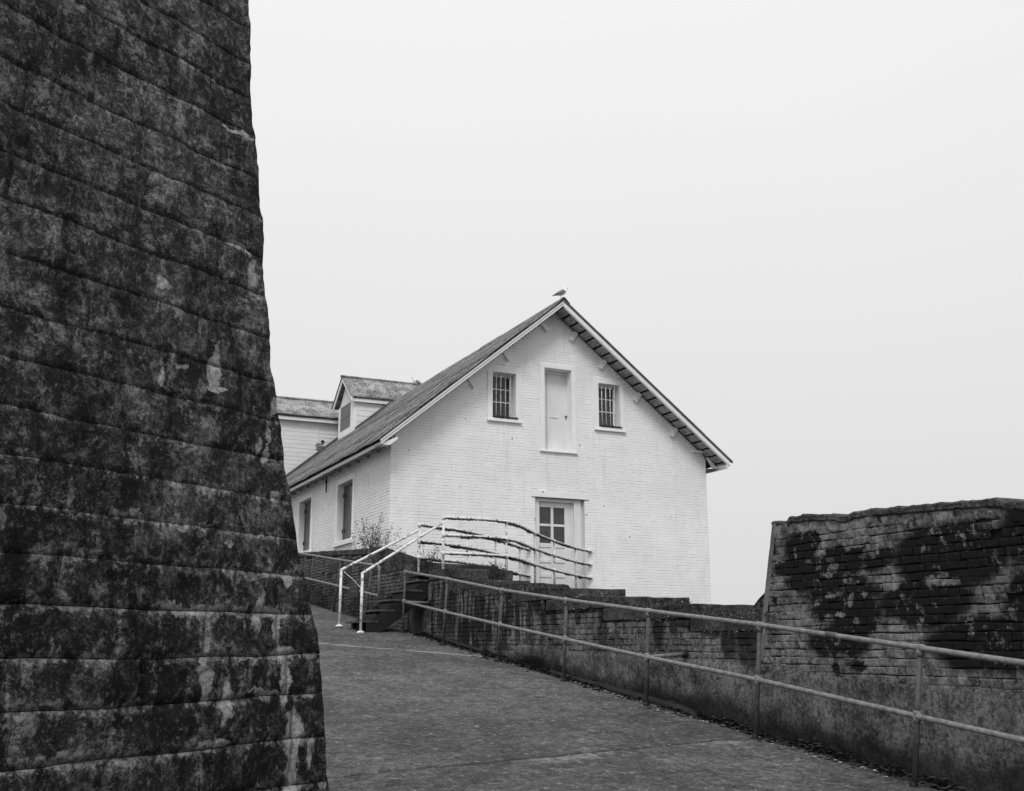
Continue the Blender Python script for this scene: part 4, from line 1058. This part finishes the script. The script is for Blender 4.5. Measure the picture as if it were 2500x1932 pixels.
# white stair and walkway railings
WR = MAT['rail_white']
def catm(pts, n=6):
    P = [Vector(p) for p in pts]; out = []
    for i in range(len(P)-1):
        p0 = P[max(i-1,0)]; p1 = P[i]; p2 = P[i+1]; p3 = P[min(i+2, len(P)-1)]
        for k in range(n):
            t = k/n
            out.append(.5*((2*p1) + (-p0+p2)*t + (2*p0-5*p1+4*p2-p3)*t*t + (-p0+3*p1-3*p2+p3)*t*t*t))
    out.append(P[-1]); return out
def walk_rail(root, posts, zt, gap, fl, lichen, seed):
    """posts: list of (x,y); last is the wall end"""
    tops = [(x, y, zt(i)) for i, (x, y) in enumerate(posts)]
    for lv in range(3):
        pts = catm([(x, y, z - gap*lv) for (x, y, z) in tops], 6); m = MB(); m.tube(pts, .024, 10)
        m.build('rail', WR, root, True)
        rnd = random.Random(seed+lv); mm = MB()
        for i in range(len(pts)-1):
            a, b = pts[i], pts[i+1]; L = (b-a).length
            dens = lichen * (.5 + 1.0*max(0, nz(a.x, a.y, lv, 1.3, 2)+.35))
            for _ in range(int(L*dens)):
                c = a.lerp(b, rnd.random()); ang = rnd.gauss(math.pi*1.5, .75); t = (b-a).normalized(); s_ = t.cross(Vector((0,0,1))).normalized(); u_ = s_.cross(t)
                d = s_*math.cos(ang) + u_*math.sin(ang); c = c + d*.021
                sz = rnd.uniform(.010, .036)*(1.15 if seed > 50 else .9)*(.6+1.2*max(0, nz(a.x, a.y, lv+5, 2.1, 2)+.3)); e = t*rnd.uniform(.008,.022)
                q = c + d*sz + t*rnd.uniform(-.015,.015)
                mm.add([tuple(c-e), tuple(c+e), tuple(q)], [(0,1,2)])
        o = mm.build('lichen', MAT['moss'], root); o['kind'] = 'stuff'
    for i, (x, y, z) in enumerate(tops[:-1]):
        m = MB(); m.tube([(x, y, fl-.03), (x, y, z)], .024, 10); m.build('post', WR, root, True)
        for lv in range(3):
            m = MB(); zz = z - gap*lv; m.tube([(x,y,zz-.05),(x,y,zz+(.028 if lv == 0 else .045))], .031, 10); m.build('fitting', WR, root, True)
    x, y, z = tops[-1]
    for lv in range(3):
        m = MB(); m.tube([(x, -.014, z-gap*lv), (x, -.05, z-gap*lv)], [.05,.035], 10); m.build('wall_flange', WR, root, True)
near = empty('walkway_railing', 'near white pipe railing of the stairs and walkway, ending right of the house door', 'railing')
NP = [(-.66,-4.97),(.66,-4.82),(2.06,-3.20),(3.16,-1.95),(4.42,-.63),(5.17,-.02)]
walk_rail(near, NP, lambda i: 3.84 - .004*i, .32, 2.75, 620, 5)
farr = empty('walkway_railing', 'far white pipe railing of the stairs and walkway, ending left of the house door', 'railing')
FP = [(-.77,-4.02),(.56,-3.18),(1.70,-2.05),(3.02,-.51),(3.50,-.02)]
walk_rail(farr, FP, lambda i: 3.80, .31, 2.75, 760, 55)
for root, (bx, by, bz, tz2), (ex, ey, ez) in ((near, (-2.15,-4.97,1.80,2.80), (-.66,-4.97,3.80)), (farr, (-2.25,-4.02,1.92,2.91), (-.77,-4.02,3.745))):
    m = MB(); m.tube([(bx,by,bz-.03),(bx,by,tz2)], .0235, 12); m.build('stair_post', WR, root, True)
    m = MB(); m.tube([(bx-.012,by,tz2-.01),(bx+.03,by,tz2+.015),(ex,ey,ez-.05)], .0235, 12); m.build('stair_rail', WR, root, True)
    m = MB(); m.tube([(bx,by,bz-.01),(bx,by,bz+.012),(bx,by,bz+.03)], [.075,.06,.03], 14); m.build('foot_plate', WR, root, True)
m = MB(); m.tube([(-2.20,-4.02,2.88),(-2.06,-4.1,2.75),(-1.92,-4.2,2.58),(-1.88,-4.2,2.55)], .005, 6); m.build('loose_wire', MAT['rail_white'], farr)

# ------------------------------------------------------------------ black steel stairs
st = empty('steel_stairs', 'short flight of black open steel stairs between the white handrails', 'stairs')
TR = [(-2.16,2.00),(-1.87,2.19),(-1.61,2.37),(-1.36,2.54),(-1.10,2.72)]
SY0, SY1 = -4.93, -4.06
for (x, z) in TR:
    bevel(boxo('tread', MAT['tread_highlight'], st, x, x+.33, SY0, SY1, z-.035, z), .004)
    for yy in (-4.62, -4.34): boxo('tread_bracket', MAT['tread_highlight'], st, x+.06, x+.075, yy-.01, yy+.01, z-.14, z-.035)
    boxo('riser_plate', MAT['stair_steel'], st, x+.30, x+.31, SY0+.02, SY1-.02, z-.02, z+.12)
for yy in (SY0+.012, SY1-.03):
    m = MB(); m.prism([(-2.02,1.78),(-1.82,1.76),(-.92,2.42),(-.92,2.70),(-1.02,2.68),(-2.05,1.96)], 1, yy, yy+.014); m.build('stringer', MAT['stair_steel'], st)
bevel(boxo('top_plate', MAT['stair_steel'], st, -1.0, -.80, SY0, SY1, 2.80, 2.872), .004)

# ------------------------------------------------------------------ drain pipe, litter, plants
dp = empty('drain_pipe', 'black drain pipe lying at the foot of the stained ramp wall', 'pipe')
m = MB(); m.tube([(-1.0,-9.8,1.22),(-1.0,-12.2,.985),(-1.0,-12.72,.925)], .055, 12); m.build('pipe', MAT['drain'], dp, True)
m = MB(); m.tube([(-1.0,-12.62,.94),(-1.0,-12.74,.922),(-1.01,-13.1,.86),(-1.02,-13.2,.80)], [.07,.07,.066,.06], 12); m.build('socket', MAT['drain'], dp, True)
m = MB(); m.tube([(-1.02,-5.6,1.72),(-1.02,-7.6,1.49)], .035, 10); m.build('pipe', MAT['drain'], dp, True)
def litter():
    rnd = random.Random(77)
    for nm, mt, n, s0, s1, lab in (('pale_litter', 'litter', 4200, .009, .030, 'pale dry leaves and chips strewn along the wall foot and ramp'), ('dark_litter', 'litter_dark', 9000, .014, .045, 'dark soil crumbs and rotted leaves heaped along the wall foot')):
        m = MB()
        for i in range(n):
            y = rnd.uniform(-17.5, -4.8)
            if nm == 'pale_litter' and rnd.random() < .30: x = rnd.uniform(-5.5, -1.4); s = rnd.uniform(.004, .010)
            else: x = -.98 - abs(rnd.gauss(.0, .14 + .05*nz(y,0,0,1,2))) - (.05 if nm == 'pale_litter' else 0); s = rnd.uniform(s0, s1)
            z = path_h(x, y) + (.09*rnd.random()*max(0, 1-(-x-.95)/.25)*(1+nz(y,4,0,1.5,2)) if x > -1.2 and nm == 'dark_litter' else 0)
            a = rnd.uniform(0, 6.28); t = rnd.uniform(-.5, .5)
            ca, sa = math.cos(a)*s, math.sin(a)*s
            m.add([(x-ca, y-sa, z), (x+sa*.6, y-ca*.6, z+s*abs(t)*.5), (x+ca, y+sa, z+s*.15), (x-sa*.6, y+ca*.6, z+s*(abs(t)+.25)*.7), (x, y, z-s*.3)], [(0,1,2,3),(0,1,4),(1,2,4),(2,3,4),(3,0,4)])
        o = m.build(nm, MAT[mt]); tag(o, lab, kind='stuff')
litter()
def shrub(name, label, base, spread, h, stems, leaves, seed, lf='leaf_dark', lsz=(.012,.03), lean=(0,0)):
    rnd = random.Random(seed); root = empty(name, label, 'plant'); tw = MB(); lv = MB()
    for i in range(stems):
        b = Vector(base) + Vector((rnd.gauss(0, spread*.35), rnd.gauss(0, spread*.35), 0))
        hh = h * rnd.uniform(.35, 1); d = Vector((rnd.gauss(lean[0], .30), rnd.gauss(lean[1], .30), 1)).normalized()
        pts = [b]; p = b.copy()
        for k in range(6):
            d = (d + Vector((rnd.gauss(0,.14), rnd.gauss(0,.14), .08))).normalized(); p = p + d*hh/6; pts.append(p.copy())
        tw.tube(pts, [.005*(1-k/8) for k in range(7)], 5)
        for k in range(leaves):
            q = pts[min(6, int(1 + rnd.random()**.8*6))].lerp(pts[rnd.randint(2, 6)], rnd.random()*.5) + Vector((rnd.gauss(0,.035), rnd.gauss(0,.035), rnd.gauss(0,.03)))
            s = rnd.uniform(*lsz); u = Vector((rnd.gauss(0,1), rnd.gauss(0,1), rnd.gauss(0,1))).normalized(); v = u.cross(Vector((rnd.gauss(0,1),rnd.gauss(0,1),1))).normalized()
            lv.add([tuple(q), tuple(q+u*s*.5+v*s*.3), tuple(q+u*s), tuple(q+u*s*.5-v*s*.3)], [(0,1,2,3)])
    tw.build('stem', MAT['twig'], root); o = lv.build('foliage', MAT[lf], root); o['kind'] = 'stuff'
    return root
shrub('shrub', 'sparse twiggy shrub above the low brick wall at the house corner', (-.62,-.95,3.42), .55, .95, 38, 46, 101, 'leaf_dark', (.016,.042))
shrub('weed', 'small leafy weed between the shrub and the white handrails', (-.15,-1.2,3.35), .16, .36, 9, 26, 103)
shrub('weed', 'leafy weed climbing the first far railing post', (-.60,-3.95,2.85), .16, .70, 14, 46, 105, 'leaf_dark', (.016,.04))
shrub('weed', 'low weed growing on the second coping step behind the near railing', (-.25,-6.3,2.62), .3, .36, 26, 50, 107, 'leaf_dark', (.016,.04))
shrub('weed', 'thin weed on the coping left of the stair head', (-.9,-3.4,3.0), .1, .3, 6, 18, 109)
def ivy(name, label, y0, y1, zt, n, seed, x=-.96):
    rnd = random.Random(seed); root = empty(name, label, 'plant'); lv = MB()
    for i in range(n):
        y = rnd.uniform(y0, y1); g0 = gz(y)-.05; top = zt(y); z = g0 + (top-g0)*rnd.random()**1.25
        if nz(y, z, seed, 2.2, 3) < -.12: continue
        xx = x - abs(rnd.gauss(0, .09)) * (1.2 - (z-g0)/(top-g0+.01)); s = rnd.uniform(.02, .05)
        u = Vector((rnd.gauss(-.4,.6), rnd.gauss(0,1), rnd.gauss(0,1))).normalized(); v = u.cross(Vector((1,rnd.gauss(0,.5),rnd.gauss(0,.5)))).normalized(); q = Vector((xx,y,z))
        lv.add([tuple(q), tuple(q+u*s*.5+v*s*.35), tuple(q+u*s), tuple(q+u*s*.5-v*s*.35)], [(0,1,2,3)])
    o = lv.build('foliage', MAT['leaf_dark'], root); o['kind'] = 'stuff'
ivy('creeper', 'dark creeper covering the foot of the low brick wall behind the handrails', -3.6, 5.5, lambda y: gz(y) + .55 + .28*nz(y,0,0,.7,2), 7000, 9)

# ------------------------------------------------------------------ gulls
def loft(name, mat, parent, rings, n=14):
    m = MB(); vs = []
    for (c, rw_, rh, tilt) in rings:
        c = Vector(c)
        for k in range(n):
            a = 2*math.pi*k/n; dy = math.cos(a)*rw_; dz = math.sin(a)*rh
            vs.append((c.x - dz*math.sin(tilt), c.y + dy, c.z + dz*math.cos(tilt)))
    fs = [(i*n+k, i*n+(k+1)%n, (i+1)*n+(k+1)%n, (i+1)*n+k) for i in range(len(rings)-1) for k in range(n)]
    fs += [tuple(range(n)), tuple(range(len(rings)*n-1, (len(rings)-1)*n-1, -1))]
    m.add(vs, fs); return m.build(name, mat, parent, True)
def gull(label, body_mat, wing_mat, tip_mat, loc, rz, sc=1, tilt=.55, group=None):
    root = bpy.data.objects.new('gull', None); C.objects.link(root); tag(root, label, 'bird', group)
    t = tilt
    loft('body', body_mat, root, [((-.20,0,.085),.012,.006,0),((-.14,0,.105),.030,.020,.2),((-.08,0,.135),.052,.042,.35),((-.01,0,.170),.066,.062,.5),((.05,0,.205),.066,.070,.6),
        ((.10,0,.240),.054,.056,.7),((.125,0,.280),.036,.036,1.1),((.130,0,.305),.030,.030,1.3),((.135,0,.330),.031,.030,1.0),((.148,0,.352),.026,.022,.5),((.160,0,.362),.010,.008,.3)])
    loft('beak', MAT['beak'], root, [((.162,0,.335),.010,.011,0),((.185,0,.333),.007,.008,0),((.205,0,.325),.003,.004,0)], 8)
    for s in (-1, 1):
        m = MB(); w1 = []
        out = [(.075,.245),(.03,.262),(-.04,.238),(-.12,.180),(-.20,.112),(-.255,.066),(-.20,.080),(-.10,.112),(-.02,.135),(.05,.175),(.08,.21)]
        def off(x, z): return s*(.066*math.sqrt(max(.02, 1-((x-.01)/.26)**2)) + .004)
        vs = [(x, off(x, z)*(1 if 2 <= i <= 7 else .97), z) for i, (x, z) in enumerate(out)]; c = (-.04, s*.078, .18); 
        m.add(vs + [c] + [(x, y*.80, z) for x, y, z in vs], [(i, (i+1)%11, 11) for i in range(11)] + [(i, (i+1)%11, (i+1)%11+12, i+12) for i in range(11)])
        m.build('wing', wing_mat, root, True)
        m = MB(); m.add([(-.19,s*.03,.108),(-.20,s*.045,.085),(-.275,s*.012,.052),(-.262,s*.008,.066),(-.19,s*.02,.108)], [(0,1,2,3)]); m.build('wing_tip', tip_mat, root)
        m = MB(); m.tube([(.0,s*.028,.13),(.005,s*.030,.065),(.0,s*.030,.0)], [.010,.005,.005], 6); m.tube([(.0,s*.03,.004),(.045,s*.034,.003)], [.006,.009], 6); m.build('leg', MAT['beak'], root)
    root.location = loc; root.rotation_euler = (0, 0, rz); root.scale = (sc, sc, sc); return root
gull('white and grey gull standing on the near end of the roof ridge', MAT['gull_white'], MAT['wing_grey'], MAT['gull_black'], (4.33,-.22,10.085), 0, 1.0)
gull('grey gull on the roof ridge beyond the dormer, facing left', MAT['gull_white'], MAT['wing_grey'], MAT['gull_black'], (4.72,11.3,10.34), math.pi, 1.05)
k = NT('speckled_plumage', .85, .2); tc = k.n('ShaderNodeTexCoord'); a = k.noise(tc.outputs['Object'], 70, 4, .6); k.col(k.step(a, .48, .60, .022, .22))
gull('dark speckled young gull half hidden behind the broken brick wall end', k.m, k.m, MAT['gull_black'], (-.58,-13.95,1.885), 0, 1.0)
